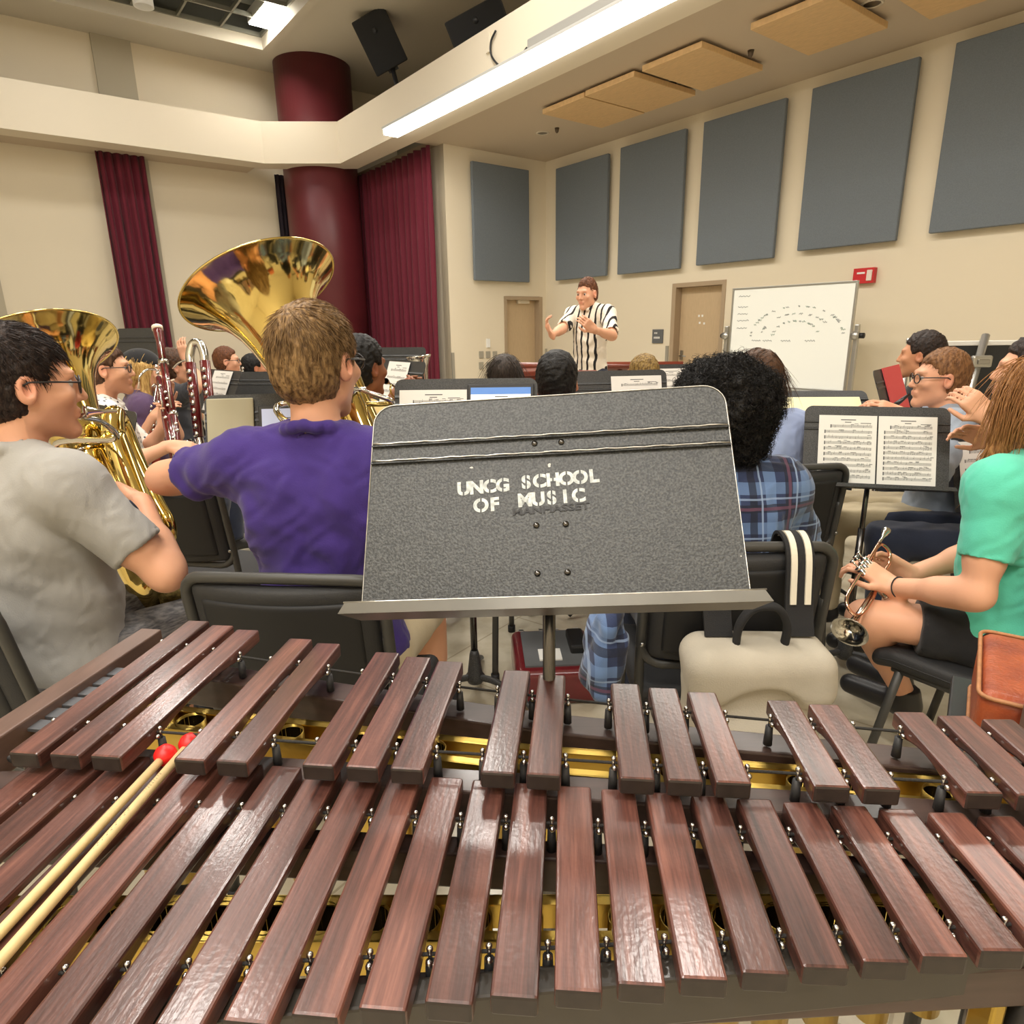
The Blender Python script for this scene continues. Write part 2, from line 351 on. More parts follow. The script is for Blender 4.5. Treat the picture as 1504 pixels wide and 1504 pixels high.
# loudspeakers on brackets above the beam
def speaker(q, v, depth, label, brk):
    c = sum(onpl(x, y, W(0, v, 0), D2) for x, y in q)/4; n = unit(CAM-c+V3(-.5, 0, -.2)); P = [onpl(x, y, c, n) for x, y in q]
    e1 = unit((P[1]-P[0])+(P[2]-P[3])); e3 = unit(np.cross(e1, n)); e3 = e3 if e3[2] > 0 else -e3; w = np.linalg.norm((P[1]-P[0])+(P[2]-P[3]))/2; h = abs(np.dot(P[0]+P[1]-P[2]-P[3], e3))/2; R = np.stack([e1, n, e3], 1)
    e = empty('loudspeaker', c); tag(e, label, 'loudspeaker'); bx = lambda a, b, d0, d1, k: [c+R@V3(sx*a/2, -d1, sz*b/2) for sx, sz in ((-1, -1), (1, -1), (1, 1), (-1, 1))]
    MB().hexa(bx(w*.7, h*.9, 0, depth, 0), bx(w, h, 0, 0, 0)).build('cabinet', M_black, e, bevel=.02)
    MB().hexa(bx(w*.93, h*.95, 0, -.0, 0), bx(w*.93, h*.95, 0, -.012, 0)).build('grille', mat('speaker_cloth', (.02, .021, .024), .9, bump=.3, bscale=600), e)
    MB().cyl(c+R@V3(0, .012, h*.2), c+R@V3(0, .02, h*.2), .04).build('badge', mat('badge', s2l(60, 62, 66), .3, .5), e)
    if brk:
        b0 = c-R@V3(0, 0, h*.46)-n*depth*.5; b1 = onpl(*brk, W(0, 2.85, 0), D2); b1[2] = ZT
        MB().box(b0, (.16, .12, .14), R).sweep([b0, b1+V3(0, 0, .06), b1], .035, 8).build('bracket', M_black, e)
speaker([(517, 37), (563, 5), (603, 90), (555, 113)], 2.93, .3, 'black hanging loudspeaker tilted above the beam next to the maroon column', (583, 112))
speaker([(661, 28), (742, -14), (750, 50), (668, 96)], 2.5, .25, 'dark loudspeaker cut by the top edge, half hidden behind the beam', None)
# high square lamp and can light in the grid
M_lamp = mat('lamp_glow', (1., .97, .92), .4, emit=30.)
M_lamp_soft = mat('grid_lamp_glow', (1., .95, .86), .4, emit=30.)
def grid_lamp(u, v, label, su=.8, sv=.74):
    e = empty('square_floodlight', W(u, v, ZU+.06)); e.rotation_euler = (0, 0, UANG); tag(e, label, 'ceiling light', 'square lamps in the ceiling grid')
    MB().box((0, 0, .12), (su+.04, sv+.04, .16)).build('lamp_housing', M_fix, e, local=True, bevel=.01)
    MB().box((0, 0, .032), (su, sv, .02)).build('lamp_lens', M_lamp_soft, e, local=True)
pl = onz(415, 40, ZU); lu, lv = (pl-CORN)@(-D1), (pl-CORN)@(-D2)
grid_lamp(lu, lv, 'glaring square lamp glowing in the ceiling grid at top left')
pl = onz(211, 10, ZU-.15); e = empty('can_light', pl); tag(e, 'white cylindrical can light hanging from the ceiling grid', 'can light')
MB().lathe([(.0, .3), (.13, .3), (.13, 0), (.115, 0), (.11, .06), (0.001, .08)], seg=24).build('can_shell', M_white, e, local=True)
# doors
M_door = mat('door_tan', s2l(196, 172, 138), .45, var=.08, vscale=10, stretch=(8, 8, 1))
M_frame = mat('door_frame', s2l(168, 148, 122), .5)
def door(name, axis, a0, a1, zt, hinge_recess):
    e = empty(name, W((a0+a1)/2, 0, 0) if axis == 'u' else W(0, (a0+a1)/2, 0)); e['kind'] = 'structure'
    def bx(mb, a, b, p, q, z0, z1): return ubox(mb, a, b, p, q, z0, z1) if axis == 'u' else ubox(mb, p, q, a, b, z0, z1)
    f = MB(); bx(f, a0-.0, a0+.06, -.2, .012, 0, zt); bx(f, a1-.06, a1, -.2, .012, 0, zt); bx(f, a0+.06, a1-.06, -.2, .012, zt-.06, zt)
    bx(f, a0-.012, a0, 0, .012, 0, zt+.0); f.build('door_frame', M_frame, e, bevel=.004)
    lf = bx(MB(), a0+.062, a1-.062, -.17, -.125, .01, zt-.062).build('door_leaf', M_door, e, bevel=.003)
    return e, lf, bx
e, lf, bx = door('door_1', 'u', 2.97, 3.9, DZ, .1)
bx(MB(), 3.08, 3.12, -.125, -.1, .92, 1.06).build('lock_plate', M_metal, lf)
MB().cyl(W(3.1, -.1, .98), W(3.1, -.06, .98), .012).sweep([W(3.1, -.06, .98), W(3.16, -.055, .98), W(3.22, -.055, .975)], .01, 8).build('lever_handle', M_metal, lf)
mb = MB(); 
for du, dz in ((3.36, 1.55), (3.42, 1.55), (3.38, 1.45), (3.46, 1.44)): bx(mb, du, du+.03, -.126, -.123, dz, dz+.03)
mb.build('tape_mark', M_white, lf)
e, lf, bx = door('door_2', 'v', .1, .98, DZ-.06, .1)
bx(MB(), .83, .88, -.1255, -.122, 1.1, 1.78).build('vision_pane', mat('lit_pane', (1, .98, .92), .2, emit=1.0), lf)
bx(MB(), .34, .6, -.125, -.06, 1.86, 1.93).build('door_closer', mat('closer', s2l(214, 204, 184), .4), lf, bevel=.008)
MB().sweep([W(-.09, .5, 1.935), W(-.05, .62, 1.945), W(-.06, .42, 1.95)], .01, 8).build('closer_arm', M_frame, lf)
# small wall fittings
def plate(name, x, y, pl, n, w, h, m, label, cat, th=.02, grp=None):
    p = onpl(x, y, pl, n); o = MB().box((0, 0, 0), (w, th, h)).build(name, m, bevel=.003)
    o.location = p; o.rotation_euler = (0, 0, UANG if n is D2 else UANG+math.pi/2); return tag(o, label, cat, grp)
M_sign = mat('sign_grey', s2l(96, 98, 100), .5); M_sw = mat('switch_steel', s2l(166, 162, 150), .4, .3)
sg = plate('room_sign', 966, 494, W(0, .012, 0), D2, .21, .21, M_sign, 'small dark grey room sign left of the right-hand door', 'sign')
mb = MB()
for i in range(3): mb.box((-.055+i*.022, -.0108, .05), (.014, .001, .022))
for i in range(5): mb.box((-.06+i*.025, -.0108, -.02), (.016, .001, .03))
mb.build('sign_lettering', M_white, sg, local=True)
i = 0
for x, y, w_ in ((707, 521, .1), (717, 521, .1), (727, 521, .1), (707, 537, .1), (718, 537, .1)):
    plate('light_switch', x, y, W(.012, 0, 0), D1, .09, .12, M_sw, ['steel light switch, top left of the cluster beside the far door', 'steel light switch, top middle of the cluster beside the far door', 'steel light switch, top right of the cluster beside the far door', 'steel light switch, lower left of the cluster beside the far door', 'steel light switch, lower right of the cluster beside the far door'][i], 'light switch', grp='wall switches beside the far door'); i += 1
plate('thermostat', 717, 504, W(.015, 0, 0), D1, .07, .15, M_white, 'small white thermostat above the steel light switches', 'thermostat', .03)
fa = plate('fire_alarm', 1270, 405, W(0, .04, 0), D2, .24, .17, mat('alarm_red', s2l(196, 40, 44), .4), 'red fire alarm strobe on the wall above the whiteboard corner', 'fire alarm', .07)
MB().box((.07, -.04, 0), (.06, .02, .12)).build('strobe_lens', mat('strobe', s2l(226, 214, 204), .2), fa, local=True, bevel=.006)
MB().box((-.03, -.037, .03), (.09, .004, .02)).build('fire_lettering', M_white, fa, local=True)
for x0, y0, x1, l in ((665, 518, 668, 'grey corner guard strip at the foot of the pale pier'), (802, 512, 806, 'grey guard strip in the corner beside the far door'), (980, 508, 984, 'grey guard strip left of the right-hand door')):
    pl_, n_ = (W(0, .01, 0), D2) if x0 > 700 else (W(.01, 0, 0), D1)
    p = onpl(x0, y0, pl_, n_); o = MB().box((0, 0, 0), (.05, .02, p[2])).build('corner_guard', M_sw); o.location = p*V3(1, 1, .5); o.rotation_euler = (0, 0, UANG if n_ is D2 else UANG+math.pi/2); tag(o, l, 'corner guard')
# skirting
mb = MB(); ubox(mb, 3.92, U1, 0, .012, 0, .1); ubox(mb, 0.02, 2.95, 0, .012, 0, .1); struct('baseboard_back', mb, M_black)
# ================================================ XYLOPHONE
def wood_bar_mat():
    m = bpy.data.materials.new('rosewood_bar'); m.use_nodes = True; nt = m.node_tree; b = nt.nodes['Principled BSDF']; N = nt.nodes.new; L = nt.links.new
    tc = N('ShaderNodeTexCoord'); mp = N('ShaderNodeMapping'); mp.inputs['Scale'].default_value = (22, 1.1, 22)
    oi = N('ShaderNodeObjectInfo'); cm = N('ShaderNodeCombineXYZ'); mu = N('ShaderNodeMath'); mu.operation = 'MULTIPLY'; mu.inputs[1].default_value = 37
    L(oi.outputs['Random'], mu.inputs[0]); L(mu.outputs[0], cm.inputs[0]); L(mu.outputs[0], cm.inputs[1]); L(cm.outputs[0], mp.inputs['Location']); L(tc.outputs['Object'], mp.inputs[0])
    n1 = N('ShaderNodeTexNoise'); n1.inputs['Scale'].default_value = 7; n1.inputs['Detail'].default_value = 8; n1.inputs['Roughness'].default_value = .65; L(mp.outputs[0], n1.inputs['Vector'])
    n2 = N('ShaderNodeTexNoise'); n2.inputs['Scale'].default_value = 1.3; n2.inputs['Detail'].default_value = 2; L(mp.outputs[0], n2.inputs['Vector'])
    cr = N('ShaderNodeValToRGB'); e = cr.color_ramp.elements
    e[0].position = .34; e[0].color = (*s2l(50, 26, 21), 1); e[1].position = .66; e[1].color = (*s2l(130, 74, 56), 1)
    k = e.new(.5); k.color = (*s2l(92, 49, 38), 1)
    ad = N('ShaderNodeMath'); ad.operation = 'MULTIPLY_ADD'; ad.inputs[1].default_value = .45; L(n2.outputs['Fac'], ad.inputs[0])
    sc = N('ShaderNodeMath'); sc.operation = 'MULTIPLY'; sc.inputs[1].default_value = .55; L(n1.outputs['Fac'], sc.inputs[0]); L(sc.outputs[0], ad.inputs[2]); L(ad.outputs[0], cr.inputs[0])
    hs = N('ShaderNodeHueSaturation'); mr = N('ShaderNodeMapRange'); mr.inputs[3].default_value = .72; mr.inputs[4].default_value = 1.3; L(oi.outputs['Random'], mr.inputs[0]); L(mr.outputs[0], hs.inputs['Value'])
    hs.inputs['Saturation'].default_value = .86; L(cr.outputs[0], hs.inputs['Color']); L(hs.outputs[0], b.inputs['Base Color'])
    b.inputs['Roughness'].default_value = .34; b.inputs['Coat Weight'].default_value = .55; b.inputs['Coat Roughness'].default_value = .16
    # fine wear: shallow dents and open pores
    mp2 = N('ShaderNodeMapping'); mp2.inputs['Scale'].default_value = (260, 40, 260); L(tc.outputs['Object'], mp2.inputs[0])
    n3 = N('ShaderNodeTexNoise'); n3.inputs['Scale'].default_value = 1; n3.inputs['Detail'].default_value = 3; L(mp2.outputs[0], n3.inputs['Vector'])
    n4 = N('ShaderNodeTexNoise'); n4.inputs['Scale'].default_value = 150; n4.inputs['Detail'].default_value = 1; L(tc.outputs['Object'], n4.inputs['Vector'])
    a2 = N('ShaderNodeMath'); a2.operation = 'ADD'; L(n3.outputs['Fac'], a2.inputs[0]); L(n4.outputs['Fac'], a2.inputs[1])
    bp = N('ShaderNodeBump'); bp.inputs['Strength'].default_value = .07; bp.inputs['Distance'].default_value = .002; L(a2.outputs[0], bp.inputs['Height']); L(bp.outputs[0], b.inputs['Normal']); L(bp.outputs[0], b.inputs['Coat Normal'])
    return m
M_bar = wood_bar_mat(); M_end = mat('shaded_end_grain', s2l(48, 39, 35), .5, coat=.15, var=.3, vscale=60)  # end-grain colour darkened to carry the shadow on the near bar ends
M_rail = mat('dark_stained_rail', s2l(74, 56, 50), .42, var=.3, vscale=5, stretch=(2, 14, 14), coat=.2)
M_apron = mat('grey_brown_apron', s2l(62, 56, 49), .45, coat=.15, var=.15, vscale=5)
M_brass = mat('satin_brass', s2l(196, 166, 84), .32, 1., bump=.04, bscale=60)
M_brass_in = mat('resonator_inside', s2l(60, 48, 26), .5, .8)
M_post = mat('rubber_post', s2l(56, 56, 58), .5); M_pin = mat('steel_pin', s2l(200, 200, 200), .22, 1.)
M_cord = mat('dark_cord', s2l(44, 42, 40), .8, bump=.4, bscale=900)
ZN, ZA, TB = .87, .907, .023                       # top of natural bars, top of accidental bars, thickness
xy = empty('xylophone', (0, .7, 0)); tag(xy, 'large rosewood xylophone with two rows of dark bars across the foreground', 'xylophone')
def nat(i):
    near = V3(-.172+.0557*(i-9), .409+.0044*(i-9), 0); far = V3(-.1415+.0535*(i-9), .7155-.0068*(i-9), 0)
    return near, far
def acc(p):
    s = (p-.5)/21
    near = V3(-.631+.0553*(p-.5), .719-.0048*(p-.5)+.0, 0)
    far = V3(-.585+1.125*s, 1.111-.44*s+.111*s*s, 0); return near, far
sgrid = ((-.5, 0), (-.44, -.1))
def make_bar(near, far, ztop, w=.0415):
    L = np.linalg.norm(far-near); d = (far-near)/L; c = (near+far)/2; hw = w/2; h = L/2
    # underside arch: scooped out between the nodes, as real bars are tuned
    n = 14; mb = MB(); top = []; bot = []
    for i in range(n+1):
        y = -h+L*i/n; a = abs(y)/h; sc = TB if a > .62 else TB-(.011*(1-(a/.62)**2))
        for x in (-hw, hw): top.append((x, y, 0)); bot.append((x, y, -sc))
    vs = top+bot; m = len(top); fs = []
    for i in range(n):
        a = 2*i; fs += [(a, a+1, a+3, a+2), (m+a, m+a+2, m+a+3, m+a+1), (a, a+2, m+a+2, m+a), (a+1, m+a+1, m+a+3, a+3)]
    fs += [(0, m, m+1, 1), (2*n, 2*n+1, m+2*n+1, m+2*n)]
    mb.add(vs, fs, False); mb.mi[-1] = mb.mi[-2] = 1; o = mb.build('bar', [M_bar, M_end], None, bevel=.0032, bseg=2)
    o.location = (c[0], c[1], ztop); o.rotation_euler = (0, 0, math.atan2(-d[0], d[1]))
    o.parent = xy; o.matrix_parent_inverse = xy.matrix_basis.inverted(); return o
PAcc = [i+.5 for i in (0, 1, 2, 4, 5, 7, 8, 9, 11, 12, 14, 15, 16, 18, 19, 21, 22, 23)]
for i in range(26): make_bar(*nat(i), ZN)
for p in PAcc: make_bar(*acc(p), ZA)
def lerp(a, b, t): return a+(b-a)*t
def post_obj(p, zt, zrail, big=False):
    mb = MB(); mb.cyl(p*V3(1, 1, 0)+V3(0, 0, zrail), p*V3(1, 1, 0)+V3(0, 0, zt-.018), .0062, .005, 10)
    o = mb.build('cord_post', M_post, xy)
    q = MB(); q.cyl(p*V3(1, 1, 0)+V3(0, 0, zt-.018), p*V3(1, 1, 0)+V3(0, 0, zt-.003), .0022, seg=8); q.ball(p*V3(1, 1, 0)+V3(0, 0, zt-.003), .0034, 10); q.ball(p*V3(1, 1, 0)+V3(0, -.008, zt-.011), .0036, 10)
    q.build('post_hook', M_pin, o)
def cord(pts, z):
    a = [np.array([p[0], p[1], z]) for p in pts]; MB().sweep(a, .0019, 6).build('cord', M_cord, xy)
NODE = .2
ZRAIL_N, ZRAIL_A = ZN-.05, ZA-.05
for t in (NODE, 1-NODE):
    cord([lerp(*nat(i), t) for i in range(-0, 26)], ZN-.012)
    for i in range(25): post_obj((lerp(*nat(i), t)+lerp(*nat(i+1), t))/2, ZN-.003, ZRAIL_N)
    # accidental row
    cord([lerp(*acc(p), t) for p in PAcc], ZA-.012)
    g = set()
    for k, p in enumerate(PAcc):
        for s in (-.5, .5):
            e_ = p+s; both = (e_+.5 in PAcc) and (e_-.5 in PAcc)
            if both: g.add(round(e_, 2))
            else: g.add(round(p+s*.92, 2))
    for e_ in sorted(g): post_obj(lerp(*acc(e_), t), ZA-.003, ZRAIL_A)
def rail(a, b, w, ztop, h, m, name='rail'):
    a = np.array(a); b = np.array(b); d = unit(b-a); n = V3(-d[1], d[0], 0)*w/2
    q = [a-n, b-n, b+n, a+n]; return MB().hexa([p*V3(1, 1, 0)+V3(0, 0, ztop-h) for p in q], [p*V3(1, 1, 0)+V3(0, 0, ztop) for p in q]).build(name, m, xy, bevel=.003)
L0, L1 = -1.0, 26.2                                 # bar index where the frame ends
rail(lerp(*nat(-.8), NODE), lerp(*nat(25.8), NODE), .03, ZRAIL_N, .05, M_rail)
rail(lerp(*nat(-.8), 1-NODE), lerp(*nat(25.8), 1-NODE), .03, ZRAIL_N, .05, M_rail)
rail(lerp(*acc(-.6), NODE-.02), lerp(*acc(25.4), NODE-.02), .045, ZRAIL_A-.004, .05, M_rail)
pts = [lerp(*acc(p), 1-NODE) for p in np.linspace(-.6, 25.4, 9)]
for a, b in ((pts[0], pts[4]), (pts[4], pts[8])): rail(a, b, .05, ZRAIL_A-.004, .055, M_rail)
# front apron below the near bar ends, and back rail
rail(nat(-1)[0]+V3(0, .035, 0), nat(26)[0]+V3(0, .035, 0), .026, ZN-.026, .056, M_apron, 'front_apron')
# end pieces
a0, a1 = onz(-28, 1128, .885), onz(226, 925, .885)
def endpiece(a, b, w, z, h): return rail(a, b, w, z, h, mat('brown_end_wood', s2l(112, 88, 78), .4, coat=.3, var=.2, vscale=5, stretch=(14, 2, 14)), 'end_piece')
ea, eb = (onz(0, 1082, .885)+onz(0, 1054, .885))/2, (onz(238, 925, .885)+onz(207, 921, .885))/2
endpiece(ea+(ea-eb)*.75, eb, .042, .885, .06)
endpiece(V3(.775, .42, 0), V3(.79, .86, 0), .05, .885, .06)
rail(V3(-.75, .735, 0), V3(-.64, .735, 0), .04, ZRAIL_A-.002, .03, M_rail); rail(V3(-.7, 1.06, 0), V3(-.6, 1.055, 0), .03, ZRAIL_A-.002, .03, M_rail)
# spring / hinge bracket on the low end
hb = MB(); hA, hB = V3(-.685, .76, .868), V3(-.63, 1.1, .868)
hinge = MB().sweep([hA, hB], .006, 8).build('hinge_rod', M_post, xy)
dd = unit(hB-hA)
mbp = MB()
for k in range(6):
    c = hA+(hB-hA)*(.22+.09*k); mbp.box(c+V3(-.02, .002, 0), (.034, .024, .006), rotz(math.atan2(-dd[0], dd[1])))
mbp.sweep([hA+(hB-hA)*.18, hA+(hB-hA)*.5], .011, 10); mbp.sweep([hA+(hB-hA)*.56, hA+(hB-hA)*.72], .011, 10)
mbp.build('hinge_leaf', mat('grey_steel', s2l(110, 112, 116), .4, .6), xy, bevel=.001)
# resonators
def tube(c, r, zt, L):
    o = MB().lathe([(r*.94, zt-L), (r, zt-L), (r, zt), (r*.93, zt), (r*.93, zt-L+.002), (.001, zt-L+.002)], (c[0], c[1], 0), seg=24).build('resonator_tube', [M_brass], xy)
    MB().lathe([(r*.925, zt-.004), (r*.925, zt-.06), (.001, zt-.07)], (c[0], c[1], 0), seg=20).build('tube_inside', M_brass_in, o); return o
def plate_strip(fa, fb, w, z, h, n=10):
    """upright brass band down each side of a resonator bank, with a narrow top flange"""
    for sgn in (-1, 1):
        mb = MB()
        P = [fa+(fb-fa)*k/n for k in range(n+1)]; d = unit(fb-fa); nn = V3(-d[1], d[0], 0)
        a, b = fa+nn*sgn*w, fb+nn*sgn*w
        q = [a-nn*.0012, b-nn*.0012, b+nn*.0012, a+nn*.0012]
        mb.hexa([p*V3(1, 1, 0)+V3(0, 0, z-h) for p in q], [p*V3(1, 1, 0)+V3(0, 0, z) for p in q])
        q = [a-nn*(.012 if sgn > 0 else 0), b-nn*(.012 if sgn > 0 else 0), b+nn*(.012 if sgn < 0 else 0), a+nn*(.012 if sgn < 0 else 0)]
        mb.hexa([p*V3(1, 1, 0)+V3(0, 0, z-.002) for p in q], [p*V3(1, 1, 0)+V3(0, 0, z) for p in q])
        mb.build('resonator_band', M_brass, xy)
ZR_N, ZR_A = ZN-.055, ZA-.06
for i in range(26):
    c = lerp(*nat(i), .47); tube(c, .0235-.00025*i, ZR_N, .34-.011*i)
plate_strip(lerp(*nat(-.7), .47), lerp(*nat(25.7), .47), .028, ZR_N, .045)
for p in PAcc: tube(lerp(*acc(p), .47), .0225-.00025*p, ZR_A, .32-.011*p)
pl_ = [lerp(*acc(p), .47) for p in (-.6, 12.4, 25.4)]
plate_strip(pl_[0], pl_[1], .028, ZR_A, .045); plate_strip(pl_[1], pl_[2], .028, ZR_A, .045)
# legs
M_legd = mat('dark_leg', s2l(52, 50, 48), .4, .5)
for x, y in ((-.70, .47), (-.67, 1.05), (.515, .492), (.75, .8)):
    o = MB().cyl((x, y, .06), (x, y, .83), .021, seg=16).build('leg', M_legd, xy)
    MB().lathe([(.012, .0), (.028, .004), (.03, .03), (.026, .056), (.012, .06)], (x, y, 0), seg=16, cap=True).build('caster', M_black, o)
rail(V3(-.685, .47, 0), V3(-.665, 1.05, 0), .035, .36, .05, M_rail, 'leg_brace'); rail(V3(.53, .5, 0), V3(.75, .8, 0), .035, .36, .05, M_rail, 'leg_brace')
MB().box((.475, .497, .44), (.014, .03, .76)).build('brass_upright', M_brass, xy, bevel=.003)
# mallets lying on the natural bars
M_red = mat('red_mallet_rubber', s2l(232, 36, 34), .38, bump=.03); M_birch = mat('birch_dowel', s2l(226, 200, 146), .5, var=.12, vscale=8, stretch=(10, 10, .6))
M_ink = mat('dark_ink', (.03, .03, .03), .6)
def mallet(hpx, gpx, rh, label, writing):
    zc = ZN+rh*.95
    h = onz(*hpx, zc); g = onz(*gpx, ZN+.0075); L = .41; d = unit(g-h)
    e = empty('mallet', h); tag(e, label, 'mallet', 'red mallets')
    g = h+d*L; zt = (ZN+.0072-h[2])/L
    M = e
    MB().lathe([(.0001, -rh), (rh*.5, -rh*.87), (rh*.87, -rh*.5), (rh, 0), (rh*.87, rh*.5), (rh*.5, rh*.87), (.004, rh*.97)], h, d, 22).build('mallet_head', M_red, M)
    MB().sweep([h+d*rh*.6, h+d*L*.5, h+d*L], [.0056, .0056, .0062], 12).build('mallet_shaft', M_birch, M)
    if writing:
        mb = MB(); up = unit(np.cross(np.cross(d, V3(0, 0, 1)), d)); sd = np.cross(d, up); r_ = np.random.default_rng(4)
        for a, b in ((.065, .1), (.125, .19)):
            q = []; n = 26
            for k in range(n):
                s = a+(b-a)*k/n; q.append(h+d*s+up*.0056+sd*.0022*math.sin(k*2.1)*(.4+.6*r_.random())-up*.0004)
            mb.sweep(q, .00035, 4)
        mb.build('shaft_signature', M_ink, M)
mallet((243, 1109), (-5, 1375), .0145, 'red-headed mallet nearer the left, its stick fully in view', False)
mallet((279, 1092), (4, 1407), .0145, 'red-headed mallet with writing on its stick, head half hidden by a bar', True)
# ================================================ SMOOTH BLENDED SURFACES (bodies, clothes, hair, soft goods)
class Field:
    def __init__(s, h=.006): s.h = h; s.ops = []; s.lo = V3(9, 9, 9); s.hi = -V3(9, 9, 9)
    def _b(s, lo, hi, sub):
        if not sub: s.lo = np.minimum(s.lo, lo); s.hi = np.maximum(s.hi, hi)
    def cone(s, a, b, r1, r2=None, k=.02, sub=False, flat=None):
        """tapered capsule; flat=(axis, factor>1 squeezes the section along the axis)"""
        a = np.array(a, float); b = np.array(b, float); r2 = r1 if r2 is None else r2; m = max(r1, r2)
        lo = np.minimum(a, b)-m; hi = np.maximum(a, b)+m; ba = b-a; bb = max(ba@ba, 1e-9)
        def f(P):
            q = P-a; t = np.clip((q@ba)/bb, 0, 1); e = q-t[..., None]*ba
            if flat is not None:
                n = unit(flat[0]); e = e+(e@n)[..., None]*n*(flat[1]-1)
            return np.sqrt((e*e).sum(-1))-(r1+(r2-r1)*t)
        s.ops.append((f, lo, hi, k, sub)); s._b(lo, hi, sub); return s
    def ell(s, c, r, R=None, k=.02, sub=False):
        c = np.array(c, float); r = np.array(r, float); R = np.eye(3) if R is None else R; m = np.abs(R)@r
        def f(P):
            q = (P-c)@R; k0 = np.sqrt(((q/r)**2).sum(-1)); k1 = np.sqrt(((q/(r*r))**2).sum(-1))+1e-9; return k0*(k0-1)/k1
        s.ops.append((f, c-m, c+m, k, sub)); s._b(c-m, c+m, sub); return s
    def box(s, c, half, R=None, rad=.01, k=.01, sub=False):
        c = np.array(c, float); hf = np.array(half, float)-rad; R = np.eye(3) if R is None else R; m = np.abs(R)@np.array(half)
        def f(P):
            q = np.abs((P-c)@R)-hf; return np.sqrt((np.maximum(q, 0)**2).sum(-1))+np.minimum(q.max(-1), 0)-rad
        s.ops.append((f, c-m, c+m, k, sub)); s._b(c-m, c+m, sub); return s
    def plane(s, p, n, k=.004, within=None):
        """cut away everything on the side n points to (optionally only near a centre)"""
        p = np.array(p, float); n = unit(n)
        def f(P):
            d = -((P-p)@n)
            if within is not None: d = np.maximum(d, np.sqrt(((P-p)**2).sum(-1))-within)
            return d
        if within is None: s.ops.append((f, None, None, k, True))
        else: s.ops.append((f, p-within, p+within, k, True))
        return s
    def mesh(s, disp=None):
        h = s.h; lo = s.lo-3*h; n = np.ceil((s.hi+3*h-lo)/h).astype(int)+1
        D = np.full(n, 1e3, np.float32)
        ax = [lo[i]+h*np.arange(n[i]) for i in range(3)]
        for f, a, b, k, sub in s.ops:
            if a is None: i0 = np.zeros(3, int); i1 = n.copy()
            else:
                m = k+4*h; i0 = np.clip(np.floor((a-m-lo)/h).astype(int), 0, n); i1 = np.clip(np.ceil((b+m-lo)/h).astype(int)+1, 0, n)
            if (i1 <= i0).any(): continue
            sl = tuple(slice(i0[j], i1[j]) for j in range(3))
            P = np.stack(np.meshgrid(ax[0][sl[0]], ax[1][sl[1]], ax[2][sl[2]], indexing='ij'), -1)
            d = f(P).astype(np.float32); A = D[sl]; kk = max(k, 1e-4)
            if sub: d = -d; g = np.clip(.5-.5*(A-d)/kk, 0, 1); D[sl] = A*(1-g)+d*g+kk*g*(1-g)
            else: g = np.clip(.5+.5*(d-A)/kk, 0, 1); D[sl] = np.where(A > 500, d, d*(1-g)+A*g-kk*g*(1-g))
        return nets(D, lo, h)
def nets(D, lo, h):
    ins = D < 0; n = np.array(D.shape); c = [slice(0, -1), slice(1, None)]
    corners = [(i, j, k) for i in (0, 1) for j in (0, 1) for k in (0, 1)]
    cnt = sum(ins[c[i], c[j], c[k]].astype(np.int8) for i, j, k in corners)
    act = (cnt > 0) & (cnt < 8); idx = -np.ones(act.shape, np.int64); I = np.argwhere(act); idx[act] = np.arange(len(I))
    acc_ = np.zeros((len(I), 3)); num = np.zeros(len(I))
    for a in corners:
        for d in range(3):
            if a[d]: continue
            b = list(a); b[d] = 1; A = D[I[:, 0]+a[0], I[:, 1]+a[1], I[:, 2]+a[2]]; B = D[I[:, 0]+b[0], I[:, 1]+b[1], I[:, 2]+b[2]]
            m = (A < 0) != (B < 0); t = np.where(m, A/(A-B+1e-12), 0); p = np.tile(np.array(a, float), (len(I), 1)); p[:, d] = t
            acc_ += np.where(m[:, None], p, 0); num += m
    V = lo+h*(I+acc_/np.maximum(num, 1)[:, None]); Q = []
    for d in range(3):
        e1, e2 = (d+1) % 3, (d+2) % 3; s0 = [slice(None)]*3; s1 = [slice(None)]*3; s0[d] = slice(0, -1); s1[d] = slice(1, None)
        A = ins[tuple(s0)]; B = ins[tuple(s1)]; E = np.argwhere(A != B)
        ok = (E[:, e1] > 0) & (E[:, e2] > 0) & (E[:, e1] < n[e1]-1) & (E[:, e2] < n[e2]-1); E = E[ok]
        if not len(E): continue
        def g(o1, o2): T = E.copy(); T[:, e1] -= o1; T[:, e2] -= o2; return idx[T[:, 0], T[:, 1], T[:, 2]]
        q = np.stack([g(1, 1), g(0, 1), g(0, 0), g(1, 0)], 1); fl = ~A[E[:, 0], E[:, 1], E[:, 2]]; q[fl] = q[fl][:, ::-1]; Q.append(q)
    return V, np.concatenate(Q)
def vnormals(V, Q):
    N = np.zeros_like(V); fn = np.cross(V[Q[:, 2]]-V[Q[:, 0]], V[Q[:, 3]]-V[Q[:, 1]])
    for k in range(4): np.add.at(N, Q[:, k], fn)
    return N/(np.linalg.norm(N, axis=1, keepdims=True)+1e-12)
def folds(V, freq, amp, seed=0, dirs=None, sharp=1.):
    """soft cloth folds: warped sine ridges"""
    r = np.random.default_rng(seed); o = np.zeros(len(V))
    for i in range(4):
        d = unit(r.normal(size=3)) if dirs is None else unit(np.array(dirs[i % len(dirs)])+r.normal(size=3)*.25); e = unit(r.normal(size=3)); g = unit(r.normal(size=3))
        f = freq*(.6+.9*r.random()); w = np.sin(V@d*f+r.random()*6+1.7*np.sin(V@e*f*.45+r.random()*6)+.9*np.sin(V@g*f*.8))
        m = .5+.5*np.sin(V@e*f*.3+V@g*f*.25+r.random()*6)
        o += np.sign(w)*np.abs(w)**sharp*m
    return amp*o/2
